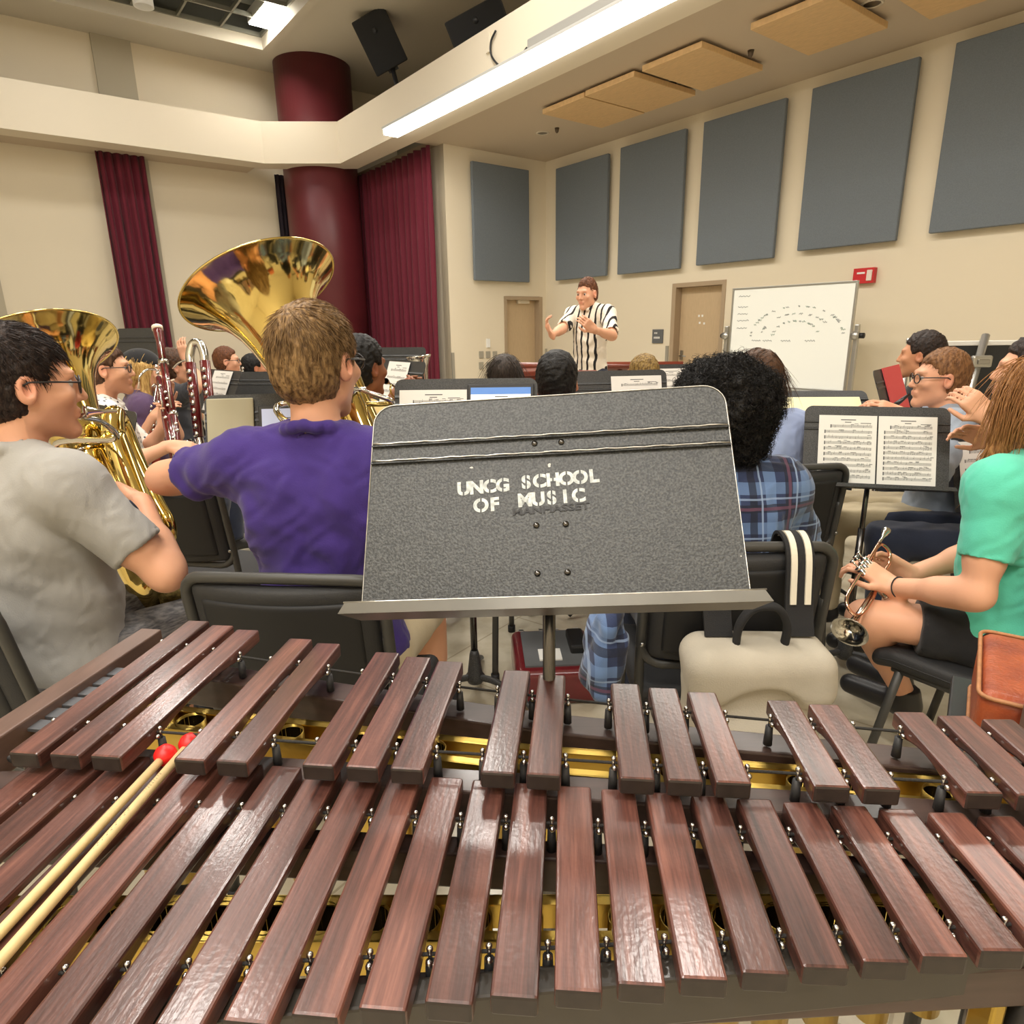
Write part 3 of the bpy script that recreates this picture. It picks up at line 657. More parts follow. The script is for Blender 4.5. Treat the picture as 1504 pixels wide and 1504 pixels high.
def smooth_obj(name, V, Q, m, parent=None, local=True, col=None):
    me = fast_mesh(name, V, Q); me.polygons.foreach_set('use_smooth', np.ones(len(me.polygons), bool))
    for q in (m if isinstance(m, (list, tuple)) else [m]): me.materials.append(q)
    if col is not None:
        ca = me.color_attributes.new('Col', 'FLOAT_COLOR', 'POINT'); ca.data.foreach_set('color', np.concatenate([col, np.ones((len(col), 1))], 1).astype(np.float32).ravel())
    return lk(bpy.data.objects.new(name, me), parent, local)
def sdf_obj(F, name, m, parent=None, fold=None, sink=0.):
    V, Q = F.mesh()
    if fold is not None:
        N = vnormals(V, Q); V = V+N*(fold(V)+sink)[:, None]
    return smooth_obj(name, V, Q, m, parent)
def tufts(paths, w, name, m, parent):
    """many tapered strands as one mesh: paths (n, k, 3)"""
    P = np.asarray(paths, float); n, k, _ = P.shape
    T = np.gradient(P, axis=1); T /= np.linalg.norm(T, axis=2, keepdims=True)+1e-9
    ref = RNG.normal(size=(n, 1, 3)); X = np.cross(T, ref); X /= np.linalg.norm(X, axis=2, keepdims=True)+1e-9; Y = np.cross(T, X)
    ww = np.broadcast_to(np.asarray(w, float).reshape(-1, 1, 1), (n, 1, 1))*(1-np.linspace(0, 1, k)**2*.85).reshape(1, k, 1)
    rings = np.stack([P+ww*(math.cos(a)*X+math.sin(a)*Y) for a in (0, 2.094, 4.189)], 2)   # n,k,3,3
    base = np.arange(n)[:, None, None]*k*3; i = np.arange(k-1)[None, :, None]*3; j = np.arange(3)[None, None, :]; j2 = (j+1) % 3
    Q = np.stack([base+i+j, base+i+j2, base+i+3+j2, base+i+3+j], -1).reshape(-1, 4)
    return rings.reshape(-1, 3), Q
# ================================================ STANDS, CHAIRS, BOARDS, BAGS
def stand_mat(name, worn):
    m = bpy.data.materials.new(name); m.use_nodes = True; nt = m.node_tree; b = nt.nodes['Principled BSDF']; N = nt.nodes.new; L = nt.links.new
    tc = N('ShaderNodeTexCoord'); n1 = N('ShaderNodeTexNoise'); n1.inputs['Scale'].default_value = 330; n1.inputs['Detail'].default_value = 3; L(tc.outputs['Object'], n1.inputs['Vector'])
    cr = N('ShaderNodeValToRGB'); cr.color_ramp.elements[0].position = .38; cr.color_ramp.elements[0].color = (*(s2l(36, 38, 40) if worn else s2l(40, 41, 43)), 1); cr.color_ramp.elements[1].position = .66; cr.color_ramp.elements[1].color = (*(s2l(80, 82, 82) if worn else s2l(72, 73, 74)), 1); L(n1.outputs['Fac'], cr.inputs[0]); c = cr.outputs[0]
    if worn:                                                # chipped paint specks
        v = N('ShaderNodeTexNoise'); v.inputs['Scale'].default_value = 46; v.inputs['Detail'].default_value = 4; L(tc.outputs['Object'], v.inputs['Vector'])
        g = N('ShaderNodeMath'); g.operation = 'GREATER_THAN'; g.inputs[1].default_value = .735; L(v.outputs['Fac'], g.inputs[0])
        mx = N('ShaderNodeMix'); mx.data_type = 'RGBA'; mx.inputs[7].default_value = (*s2l(205, 203, 196), 1); L(g.outputs[0], mx.inputs[0]); L(c, mx.inputs[6]); c = mx.outputs[2]
    L(c, b.inputs['Base Color']); b.inputs['Roughness'].default_value = .42
    bp = N('ShaderNodeBump'); bp.inputs['Strength'].default_value = .35; bp.inputs['Distance'].default_value = .002; L(n1.outputs['Fac'], bp.inputs['Height']); L(bp.outputs[0], b.inputs['Normal']); return m
M_desk = stand_mat('hammered_black_paint', True); M_desk2 = stand_mat('black_stand_paint', False)
M_lip = mat('scuffed_lip_metal', s2l(112, 110, 104), .32, .5, var=.25, vscale=7)
M_edge = mat('bare_worn_aluminium', s2l(198, 196, 190), .35, .9, var=.35, vscale=60)
M_pole = mat('dark_chrome', s2l(96, 94, 92), .22, 1.); M_spray = mat('white_spray_paint', s2l(222, 228, 228), .7, var=1, vscale=150, vcol=s2l(176, 182, 182))
def music_stand(label, c, rz, rx=-.35, ry=0., detail=False, base=True, grp='black music stands', pole_h=None):
    c = np.array(c, float); w, h, r = .508, .318, .03; R = rotz(rz)@rotx(rx)@roty(ry)
    pv = c+R@V3(0, .035, -.02); e = empty('music_stand', (pv[0], pv[1], 0), rz); tag(e, label, 'music stand', grp)
    def out_(w, h, r, y):
        pts = []
        for cx, cz, a0 in ((w/2-r, h/2-r, 0), (-w/2+r, h/2-r, 90)):
            for k in range(7): a = math.radians(a0+15*k); pts.append((cx+r*math.cos(a), y, cz+r*math.sin(a)))
        return pts+[(-w/2, y, -h/2), (w/2, y, -h/2)]
    Wt = lambda p: c+R@V3(*p)
    mb = MB(); mb.prism([Wt(p) for p in out_(w, h, r, .0)], R@V3(0, .0022, 0))
    dk = mb.build('desk', M_desk if detail else M_desk2, e)
    zr = (.098, .071) if detail else (.1, .072)                  # two folded ridges
    for z in zr:
        MB().hexa([Wt(p) for p in ((-w/2+.001, -.0055, z-.007), (w/2-.001, -.0055, z-.007), (w/2-.001, 0, z-.007), (-w/2+.001, 0, z-.007))], [Wt(p) for p in ((-w/2+.001, -.001, z+.002), (w/2-.001, -.001, z+.002), (w/2-.001, .0, z+.002), (-w/2+.001, .0, z+.002))]).build('ridge', M_desk if detail else M_desk2, dk)
        if detail:
            MB().sweep([Wt((x, -.0045-.0006*math.sin(x*90), z-.0028+.0006*math.sin(x*170))) for x in np.linspace(-w/2+.002, w/2-.002, 40)], .0013, 5).build('worn_ridge_edge', M_edge, dk)
    lw_ = w/2+.012
    lip = MB(); lip.hexa([Wt(p) for p in ((-w/2, 0, -h/2-.002), (w/2, 0, -h/2-.002), (lw_, -.052, -h/2-.002), (-lw_, -.052, -h/2-.002))][::-1], [Wt(p) for p in ((-w/2, 0, -h/2), (w/2, 0, -h/2), (lw_, -.052, -h/2), (-lw_, -.052, -h/2))][::-1])
    lip.hexa([Wt(p) for p in ((-lw_, -.052, -h/2-.002), (lw_, -.052, -h/2-.002), (lw_, -.054, -h/2-.002), (-lw_, -.054, -h/2-.002))], [Wt(p) for p in ((-lw_+.008, -.052, -h/2+.012), (lw_-.008, -.052, -h/2+.012), (lw_-.008, -.054, -h/2+.012), (-lw_+.008, -.054, -h/2+.012))])
    lip.build('lip', M_lip if detail else M_desk2, e)
    if detail: MB().sweep([Wt((x, -.053, -h/2+.0125)) for x in np.linspace(-lw_+.006, lw_-.006, 12)], .0013, 5).build('worn_lip_edge', M_edge, e)
    if detail:
        edge = [Wt((p[0], -.0005, p[2])) for p in out_(w, h, r, 0)]; MB().sweep(edge, .0012, 5, closed=True).build('worn_edge', M_edge, dk)
        rv = MB()
        for x, z in ((-.016, .084), (.022, .084), (-.016, -.038), (.024, -.038), (-.016, -.105), (.024, -.105)): MB().lathe([(.0045, 0), (.0042, .0018), (.0025, .003), (.0001, .0034)], Wt((x, 0, z)), R@V3(0, -1, 0), 12, True).build('rivet', M_pole, dk)
        M0 = mat4(R@np.array([[1, 0, 0], [0, 0, -1], [0, 1, 0]], float), c)
        def tx(t, x, z, size, m, name, dep=.0002, tilt=.0, off=0., sx=1.): return text_mesh(t, size, name, m, dk, dk.matrix_world.inverted() @ M0 @ Matrix.Translation((x, z, .0004)) @ Matrix.Rotation(tilt, 4, 'Z'), dep, (sx, 1.), off=off)
        for s_, x, z, pit in (('UNCG', -.0895, .021, .0185), ('SCHOOL', .018, .027, .0188), ('OF', -.083, -.006, .019), ('MUSIC', .006, .0, .0185)):
            for i_, ch in enumerate(s_):
                xx = (i_-(len(s_)-1)/2)*pit; o = tx(ch, x+xx, z+xx*.045, .0262, M_spray, 'stencil_lettering', tilt=.045, off=.0012)
                if ch in 'UCGSOH':                          # the bridge a stencil leaves across each round letter
                    gp = Matrix.Translation((x+xx, z+xx*.045, 0)) ; Wm = dk.matrix_world.inverted() @ M0; bm = bmesh.new(); bm.from_mesh(o.data); bm.transform(Wm.inverted())
                    for sg in (-1, 1): bmesh.ops.bisect_plane(bm, geom=bm.verts[:]+bm.edges[:]+bm.faces[:], plane_co=(x+xx+sg*.0011, 0, 0), plane_no=(1, 0, 0))
                    bmesh.ops.delete(bm, geom=[f for f in bm.faces if abs(f.calc_center_median().x-x-xx) < .0011], context='FACES'); bm.transform(Wm); bm.to_mesh(o.data); bm.free()
        tx('MANHASSET', .004, -.016, .0135, M_black, 'embossed_lettering', .0008, .045, .0003, 1.4)
    else: 
        pass
    top = pv[2]; P = MB(); P.cyl(V3(pv[0], pv[1], .12), V3(pv[0], pv[1], max(.5, top-.3)), .0135, seg=14); P.build('outer_tube', M_pole if not detail else M_pole, e)
    MB().cyl(V3(pv[0], pv[1], .4), V3(pv[0], pv[1], top-.03), .0095, seg=12).build('inner_tube', M_pole, e)
    MB().cyl(V3(pv[0], pv[1], top-.05), V3(pv[0], pv[1], top), .018, seg=12).box(c+R@V3(0, .012, -.02), (.07, .02, .09), R).build('desk_clamp', M_pole, e)
    if base:
        MB().lathe([(.0145, .2), (.02, .18), (.03, .1), (.04, .085), (.03, .06), (.012, .05)], (pv[0], pv[1], 0), seg=18, cap=True).build('hub', M_desk2, e)
        for k in range(3):
            a = rz+math.pi/2+k*2*math.pi/3; d = V3(math.cos(a), math.sin(a), 0); o_ = V3(pv[0], pv[1], 0)
            MB().sweep(catmull([o_+d*.02+V3(0, 0, .085), o_+d*.1+V3(0, 0, .088), o_+d*.2+V3(0, 0, .06), o_+d*.285+V3(0, 0, .012)], 5), lerps([.014, .013, .011, .009], 16), 8).build('leg', M_desk2, e)
    return dict(e=e, W=Wt, R=R, c=c)
M_paper = mat('white_paper', s2l(240, 239, 234), .8); M_print = mat('printed_notes', s2l(104, 104, 106), .8)
def sheet(label, S, x, w, h, z0=None, staves=9, ang=0., seed=1, curl=.0, grp=None, m=None):
    """a printed page resting on the lip of stand S, x is the offset along the desk"""
    r = np.random.default_rng(seed); zb = -.155 if z0 is None else z0; mb = MB(); ca, sa = math.cos(ang), math.sin(ang); y0 = -.0062 if zb+h > .05 else -.003
    P = lambda a, b, y: S['W']((x+a*ca-b*sa, y-curl*(b/h)**2, zb+.004+a*sa+b*ca))
    n = 8; vs = []; fs = []
    for i in range(n+1):
        for a in (-w/2, w/2):
            for y in (y0, y0-.0008): vs.append(P(a, h*i/n, y))
    for i in range(n):
        o = 4*i; fs += [(o+1, o+3, o+7, o+5), (o, o+4, o+6, o+2), (o, o+1, o+5, o+4), (o+2, o+6, o+7, o+3)]
    fs += [(0, 2, 3, 1), (4*n, 4*n+1, 4*n+3, 4*n+2)]; mb.add(vs, fs, False); mb.cur = 1; y = y0-.0011
    def q(a0, a1, b0, b1): mb.add([P(a0, b0, y), P(a1, b0, y), P(a1, b1, y), P(a0, b1, y)], [(0, 1, 2, 3)], False)
    top = h*.93
    if staves: q(-w*.12, w*.14, top, top+.0035); q(-w*.05, w*.06, top-.009, top-.006); q(w*.22, w*.4, top-.012, top-.0095)
    for k in range(staves):
        b = h*(.86-k*.8/max(staves, 1)); l0 = -w*.4 if k else -w*.3; 
        for j in range(5): q(l0, w*.42, b-.0022*j, b-.0022*j+.0007)
        q(l0, l0+.004, b-.011, b+.002); a = l0+.015
        while a < w*.4:
            hh = r.random()
            if hh < .6: bb = b-.009*r.random(); q(a, a+.0024, bb-.001, bb+.001); q(a+.0019, a+.0025, bb, bb+.008*(1 if r.random() < .5 else 1)); 
            if r.random() < .2: q(a, a+.011, b+.0015, b+.0035)
            if r.random() < .07: q(a, a+.012, b+.005, b+.0066)
            a += .0055+.009*r.random()
    o = mb.build('sheet_music', [m or M_paper, M_print], recalc=False); return tag(o, label, 'sheet music', grp)
M_screen_b = mat('tablet_page', s2l(196, 206, 236), .3, emit=.25); M_screen_w = mat('tablet_white_page', s2l(238, 240, 244), .3, emit=.25); M_hdr = mat('tablet_header_blue', s2l(92, 140, 214), .3, emit=.2); M_bez = mat('tablet_bezel', s2l(44, 46, 52), .3)
def tablet(label, S, x, w, h, zb=-.154, hdr=False, lines=3, blue=True):
    e = empty('tablet', S['W']((x, -.01, zb+h/2))); tag(e, label, 'tablet'); R = S['R']
    MB().box(S['W']((x, -.0095, zb+h/2)), (w, .007, h), R).build('tablet_body', M_bez, e, bevel=.004)
    def pn(a0, a1, b0, b1, y, m, nm): 
        P = lambda a, b: S['W']((x+a, y, zb+b)); return MB().add([P(a0, b0), P(a1, b0), P(a1, b1), P(a0, b1)], [(0, 1, 2, 3)], False).build(nm, m, e, recalc=False)
    b = .012; scr = pn(-w/2+b, w/2-b, b, h-b, -.0135, M_screen_b if blue else M_screen_w, 'screen')
    if hdr: pn(-w/2+b, w/2-b, h-b-.024, h-b, -.0138, M_hdr, 'screen_header')
    mb = MB(); r = np.random.default_rng(3); P = lambda a, c_: S['W']((x+a, -.0139, zb+c_))
    def q(a0, a1, c0, c1): mb.add([P(a0, c0), P(a1, c0), P(a1, c1), P(a0, c1)], [(0, 1, 2, 3)], False)
    q(-.02, .025, h-b-.034, h-b-.031)
    for k in range(lines*2):
        c0 = h-b-.058-k*.03
        for j in range(5): q(-w/2+.03, w/2-.025, c0-.002*j, c0-.002*j+.0006)
        a = -w/2+.035
        while a < w/2-.03: q(a, a+.0022, c0-.008+.006*r.random(), c0-.005+.006*r.random()); a += .004+.007*r.random()
    mb.build('screen_notes', M_print, e, recalc=False); return e
# ------------------------------------------------ chairs
M_pad = mat('black_chair_vinyl', s2l(40, 40, 41), .62, bump=.15, bscale=350); M_padb = mat('black_back_shell', (.008, .008, .009), .6); M_tube = mat('black_chair_tube', s2l(62, 61, 58), .45)
def make_chair():
    e = empty('musician_chair')
    F = Field(.006); F.box((0, .0, .43), (.225, .21, .03), rad=.028); V, Q = F.mesh()
    V[:, 2] += -.012*(1-(V[:, 0]/.23)**2)*(V[:, 2] > .43)+np.where(V[:, 1] > .15, -(V[:, 1]-.15)*.25, 0); smooth_obj('seat', V, Q, M_pad, e)
    tb = rotx(.16)
    def bp(x, y, z): return V3(0, -.215, .695)+tb@V3(x, y, z)
    F = Field(.006); F.box((0, -.2, .0), (.2, .022, .15), rad=.021); V, Q = F.mesh(); V = V-V3(0, -.2, 0)
    V[:, 1] += -.035*(1-(V[:, 0]/.22)**2); V = np.array([bp(*p) for p in V*V3(1, 1, 1)]); smooth_obj('backrest', V, Q, M_pad, e)
    F = Field(.006); F.box((0, 0, 0), (.17, .008, .12), rad=.008); V, Q = F.mesh(); V[:, 1] += -.035*(1-(V[:, 0]/.22)**2)-.021; V = np.array([bp(*p) for p in V]); smooth_obj('back_shell', V, Q, M_padb, e)
    r = .055; pts = []
    for cx, cz, a0 in ((.215-r, .165-r, 0), (-.215+r, .165-r, 90), (-.215+r, -.165+r, 180), (.215-r, -.165+r, 270)):
        for k in range(6): a = math.radians(a0+18*k); pts.append((cx+r*math.cos(a), cz+r*math.sin(a)))
    MB().sweep([bp(x, -.03*(1-(x/.22)**2)-.012, z) for x, z in pts], .0125, 10, closed=True).build('back_frame', M_tube, e, local=True)
    for s in (-1, 1):
        MB().sweep(catmull([bp(s*.213, -.012, .02), bp(s*.214, -.014, -.14), V3(s*.212, -.2, .42), V3(s*.213, -.25, .02)], 6), .0125, 10).build('leg', M_tube, e, local=True)
        MB().sweep([V3(s*.2, .13, .4), V3(s*.213, .19, .02)], .0125, 10).build('leg', M_tube, e, local=True)
        MB().sweep([V3(s*.208, -.2, .405), V3(s*.2, .15, .4)], .012, 10).build('side_rail', M_tube, e, local=True)
        for y in (-.25, .19): MB().cyl((s*.213, y, 0), (s*.213, y, .03), .017, seg=12).build('foot', M_padb, e, local=True)
        b_ = bp(s*.214, -.034, -.1); MB().lathe([(.007, 0), (.0055, .004), (.0001, .005)], b_, tb@V3(0, -1, 0), 12, True).build('bolt', M_metal, e, local=True)
    MB().sweep([(-.2, -.2, .405), (.2, -.2, .405)], .0115, 10).build('cross_rail', M_tube, e, local=True)
    return e
_ch = [None]
def chair(label, x, y, rz, grp='black musician chairs', k=1.06):
    if _ch[0] is None: o = _ch[0] = make_chair()
    else: o = copy_tree(_ch[0])
    o.location = (x, y, 0); o.rotation_euler = (0, 0, rz); o.scale = (k, k, k); return tag(o, label, 'chair', grp)
# ================================================ PEOPLE
def skin_mat(name, base):
    m = mat(name, base, .5, bump=.05, bscale=420, spec=.4); nt = m.node_tree; b = nt.nodes['Principled BSDF']
    at_ = nt.nodes.new('ShaderNodeAttribute'); at_.attribute_name = 'Col'
    mx = nt.nodes.new('ShaderNodeMix'); mx.data_type = 'RGBA'; mx.blend_type = 'MULTIPLY'; mx.inputs[0].default_value = 1; mx.inputs[6].default_value = (*base, 1)
    nt.links.new(at_.outputs['Color'], mx.inputs[7]); nt.links.new(mx.outputs[2], b.inputs['Base Color'])
    b.inputs['Subsurface Weight'].default_value = .08; b.inputs['Subsurface Radius'].default_value = (.01, .004, .002); return m
SK_FAIR = skin_mat('fair_skin', s2l(226, 170, 138)); SK_TAN = skin_mat('warm_skin', s2l(206, 148, 112)); SK_BROWN = skin_mat('brown_skin', s2l(146, 94, 64)); SK_MID = skin_mat('tan_skin', s2l(186, 128, 94))
def hair_mat(name, c1, c2):
    m = mat(name, c1, .5, bump=.35, bscale=60, var=1, vscale=26, vcol=c2, stretch=(5, 5, 1.2), spec=.3); return m
H_DBROWN = hair_mat('dark_brown_hair', s2l(52, 38, 32), s2l(30, 22, 20)); H_BLOND = hair_mat('sandy_hair', s2l(158, 126, 84), s2l(92, 68, 42)); H_BLACK = hair_mat('black_hair', s2l(26, 23, 22), s2l(14, 12, 12))
H_HONEY = hair_mat('honey_hair', s2l(184, 132, 78), s2l(136, 90, 48)); H_AUB = hair_mat('auburn_hair', s2l(118, 72, 44), s2l(80, 48, 30)); H_BROWN = hair_mat('brown_hair', s2l(98, 68, 48), s2l(62, 44, 32)); H_GINGER = hair_mat('ginger_hair', s2l(150, 108, 70), s2l(104, 70, 44)); H_LBLOND = hair_mat('light_blond_hair', s2l(222, 186, 118), s2l(178, 138, 78)); H_GREY = hair_mat('ash_hair', s2l(70, 60, 54), s2l(40, 34, 30)); H_GOLD = hair_mat('gold_dyed_hair', s2l(158, 130, 72), s2l(96, 72, 40))
def cloth(name, c, bump=.12, var=.1, **k): return mat(name, c, .88, bump=bump, bscale=260, var=var, vscale=9, sheen=.15, **k)
M_gt = cloth('grey_heather_jersey', s2l(168, 166, 162)); M_pu = cloth('purple_jersey', s2l(62, 40, 124), var=.18); M_teal = cloth('mint_jersey', s2l(98, 212, 184))
M_khaki = cloth('khaki_twill', s2l(200, 184, 150)); M_jean = cloth('navy_denim', s2l(36, 44, 66)); M_blk = cloth('black_cotton', s2l(26, 26, 29)); M_marl = mat('marled_grey_shorts', s2l(126, 124, 124), .9, var=1, vscale=40, vcol=s2l(74, 74, 78), stretch=(1, 1, 6), bump=.1, bscale=200)
M_lblue = cloth('light_blue_cotton', s2l(160, 176, 216)); M_bgrey = cloth('blue_grey_cotton', s2l(156, 168, 184)); M_peach = mat('peach_print', s2l(244, 196, 176), .85, var=1, vscale=34, vcol=s2l(224, 150, 130)); M_cream = cloth('straw_yellow_cotton', s2l(222, 196, 132)); M_plum = cloth('plum_cotton', s2l(92, 70, 104)); M_white_sh = mat('white_dotted', s2l(232, 230, 224), .85)
M_eye = mat('eye_white', s2l(206, 196, 188), .25); M_iris = mat('dark_iris', (.03, .02, .015), .15); M_shoe = mat('black_shoe', (.02, .02, .022), .4); M_glass_f = mat('dark_spectacle_frame', (.02, .018, .018), .3)
M_lensg = mat('spectacle_lens', (1, 1, 1), .03, trans=1.)
def coord_mat(m, fn):
    nt = m.node_tree; b = nt.nodes['Principled BSDF']; tc = nt.nodes.new('ShaderNodeTexCoord'); sp = nt.nodes.new('ShaderNodeSeparateXYZ'); nt.links.new(tc.outputs['Object'], sp.inputs[0])
    def math_(op, a, b_=None, c_=None):
        n = nt.nodes.new('ShaderNodeMath'); n.operation = op
        for i, v in enumerate((a, b_, c_)):
            if v is None: continue
            if isinstance(v, (int, float)): n.inputs[i].default_value = v
            else: nt.links.new(v, n.inputs[i])
        return n.outputs[0]
    def mixc(f, a, c):
        n = nt.nodes.new('ShaderNodeMix'); n.data_type = 'RGBA'
        for i, v in ((0, f), (6, a), (7, c)):
            if isinstance(v, (int, float)): n.inputs[i].default_value = v
            elif isinstance(v, tuple): n.inputs[i].default_value = (*v, 1)
            else: nt.links.new(v, n.inputs[i])
        return n.outputs[2]
    out_ = fn(sp.outputs, math_, mixc, nt, tc); nt.links.new(out_, b.inputs['Base Color']); return m
def _band(o, mt, per, off, w): return mt('LESS_THAN', mt('MODULO', mt('ADD', mt('MULTIPLY', o, 1/per), 50+off), 1.), w)
def _plaid(o, mt, mx, nt, tc):
    base = s2l(42, 54, 88); lt = s2l(112, 142, 188); dk = s2l(22, 26, 44); rd = s2l(96, 62, 84); wh = s2l(150, 172, 206)
    x, z = o[0], o[2]
    c = mx(mt('MULTIPLY', _band(x, mt, .1, 0, .3), .6), base, lt); c = mx(mt('MULTIPLY', _band(z, mt, .1, .2, .3), .55), c, lt)
    c = mx(mt('MULTIPLY', _band(x, mt, .1, .45, .2), .8), c, dk); c = mx(mt('MULTIPLY', _band(z, mt, .1, .65, .2), .8), c, dk)
    c = mx(mt('MULTIPLY', _band(x, mt, .2, .18, .04), .8), c, rd); c = mx(mt('MULTIPLY', _band(z, mt, .2, .3, .04), .8), c, rd)
    c = mx(mt('MULTIPLY', _band(x, mt, .1, .14, .05), .7), c, wh); c = mx(mt('MULTIPLY', _band(z, mt, .1, .34, .05), .6), c, wh); return c
M_plaid = coord_mat(mat('blue_plaid_flannel', s2l(48, 58, 92), .92, bump=.12, bscale=300, sheen=.2), _plaid)
def _stripe(o, mt, mx, nt, tc): return mx(_band(o[0], mt, .058, .1, .3), s2l(238, 228, 212), s2l(34, 30, 32))
M_stripe = coord_mat(mat('cream_shirt_with_black_stripes', s2l(238, 228, 212), .85, bump=.1, bscale=200), _stripe)
def _dots(o, mt, mx, nt, tc):
    v = nt.nodes.new('ShaderNodeTexVoronoi'); v.inputs['Scale'].default_value = 42; v.inputs['Randomness'].default_value = .35; nt.links.new(tc.outputs['Object'], v.inputs['Vector'])
    return mx(mt('LESS_THAN', v.outputs['Distance'], .27), s2l(234, 232, 226), s2l(60, 60, 76))
coord_mat(M_white_sh, _dots)
def ik(S, Wt, l1, l2, pole):
    d = Wt-S; L = np.linalg.norm(d)
    if L > (l1+l2)*.995: Wt = S+d/L*(l1+l2)*.995; d = Wt-S; L = np.linalg.norm(d)
    a = (l1*l1-l2*l2+L*L)/(2*L); hh = math.sqrt(max(l1*l1-a*a, 0)); u = d/L; p = pole-u*(pole@u); p = unit(p); return S+u*a+p*hh, Wt
def hand(F, wr, d, up, side, curl, k=1.):
    """palm, four unequal fingers with two knuckle bends, thumb from the side of the palm. up = back of the hand"""
    d = unit(d); up = unit(up-d*(up@d)); sx = np.cross(d, up)*side                   # towards the thumb
    pc = wr+d*.048*k; R = np.stack([sx, d, up], 1)
    F.box(pc, V3(.04, .05, .0145)*k, R, .013*k, k=.012); F.cone(wr-d*.02, wr+d*.02, .024*k, .026*k, k=.015, flat=(up, 1.35))
    ls = [(.029, .043, .025, .021), (.0095, .048, .029, .022), (-.0105, .045, .027, .021), (-.029, .035, .021, .019)]
    for x, a, b, c in ls:
        p = wr+d*(.092*k)+sx*x*k; ang = 0.; q = p-d*.02*k; F.cone(q, p, .0088*k, .0086*k, k=.006)
        for seg, r, cu in ((a, .0084, curl[0]), (b, .0076, curl[1]), (c, .0068, curl[2])):
            ang += cu; dd = d*math.cos(ang)-up*math.sin(ang); n = p+dd*seg*k; F.cone(p, n, r*k, r*.92*k, k=.0025); p = n
    p = wr+d*.026*k+sx*.03*k-up*.004*k; tc = curl[3] if len(curl) > 3 else .5
    t1 = p+(sx*.75+d*.65-up*.2*tc)*.036*k; dd = unit(d*.85+sx*(.35-.5*tc)-up*.55*tc); t2 = t1+dd*.031*k; t3 = t2+unit(dd-up*.25*tc-sx*.2*tc)*.025*k
    F.cone(p, t1, .0135*k, .0105*k, k=.01); F.cone(t1, t2, .0102*k, .0092*k, k=.003); F.cone(t2, t3, .0092*k, .0076*k, k=.003)
def person(label, hc, head=0., hyaw=0., hpitch=0., hroll=0., lean=.06, ts=None, wf=1., arms=None, pose='sit', skin=SK_FAIR, shirt=M_gt, sleeve=.72, pants=M_jean, shortp=False, hair=None, hairm=H_DBROWN, vox=.006, glasses=False, beard=None, eyes=False, knees=None, belly=0., bulk=1., fold=.008, collar=False, hip=None, seat=.485, feet=None, noleg=False, cap=None, hs=1., shortf=.78):
    """head centre hc in the world; head = heading of the body; everything else hangs from there"""
    hc = np.array(hc, float); Rb = rotz(head)
    if pose == 'sit': base = seat; nom = .785
    else: base = (hc[2]-FLOORZ)-.735; nom = .735
    if pose == 'stand': base = base+FLOORZ
    s = (hc[2]-base)/nom if ts is None else ts
    sp = V3(0, math.sin(lean), math.cos(lean)); B = V3(0, -.02, base)
    sy = lambda t: B+sp*t*s
    neck = sy(.632); hl = sy(.785)+V3(0, .03, 0)
    dz = hc[2]-hl[2]; hl = hl+V3(0, 0, dz)
    loc = hc-Rb@V3(hl[0], hl[1], 0); loc[2] = 0
    Li = lambda p: Rb.T@(np.array(p, float)-loc)                                    # world -> person frame
    ks = .5*(1+s)*1.0
    Rh = rotz(hyaw)@rotx(hpitch)@roty(hroll); Hd = lambda *p: hl+Rh@(V3(*p)*hs)
    F = Field(vox)
    # trunk
    def trunk(F, g, hem=False):
        F.ell(sy(.10), V3(.172*wf*bulk+g, .125*bulk+g, .12*s+g), k=.03); F.ell(sy(.25)+V3(0, belly*.5, 0), V3(.150*wf*bulk+g+belly*.6, .112*bulk+g+belly, .16*s+g), k=.05)
        F.ell(sy(.42), V3(.165*wf*bulk+g, .112*bulk+g, .185*s+g), k=.06)
        for q in (-1, 1):
            F.cone(sy(.54)+V3(q*.06, -.005, 0), SH[q], .062*bulk+g, .054*bulk+g, k=.05); F.cone(neck+V3(q*.02, -.012, -.005), SH[q]+V3(0, -.01, .012), .042+g*.6, .036+g, k=.05)
            F.ell(sy(.46)+V3(q*.085*wf, -.062, 0), V3(.075+g, .05+g, .1*s+g), k=.05)
    SH = {q: sy(.562)+V3(q*.182*wf*(.5+.5*s), -.005, 0) for q in (-1, 1)}
    AR = {}
    for q, nm in ((1, 'R'), (-1, 'L')):
        a = (arms or {}).get(nm) or {}
        w = Li(a['w']) if 'w' in a else (SH[q]+V3(q*.05, .32, -.28))
        pole = Rb.T@np.array(a.get('pole', Rb@V3(q*.8, -.2, -1)), float)
        el, w = ik(SH[q], w, .295*ks, .262*ks, pole); d = Rb.T@unit(a['d']) if 'd' in a else unit(w-el); up = Rb.T@np.array(a['up'], float) if 'up' in a else V3(q*.3, 0, 1)
        AR[q] = (el, w, d, up, a.get('curl', (.35, .5, .35, .5)))
    trunk(F, -.014)
    for q in (-1, 1):
        el, w, d, up, cu = AR[q]; f1 = unit(el-SH[q]); f2 = unit(w-el)
        F.ell(SH[q], V3(.058, .058, .06)*bulk, k=.04); F.cone(SH[q], el, .05*bulk, .041*bulk, k=.03); F.cone(SH[q]+(el-SH[q])*.35, SH[q]+(el-SH[q])*.65, .047*bulk, .046*bulk, k=.03)
        F.cone(el, w, .040*bulk, .0275, k=.02); F.cone(el+(w-el)*.12, el+(w-el)*.42, .043*bulk, .038*bulk, k=.03)
        hand(F, w, d, up, q if False else q, cu, ks)
    # head and neck
    F.cone(neck+V3(0, -.01, -.03), hl+Rh@V3(0, -.022, -.055), .062*(.8+.2*wf), .056*(.8+.2*wf), k=.03)
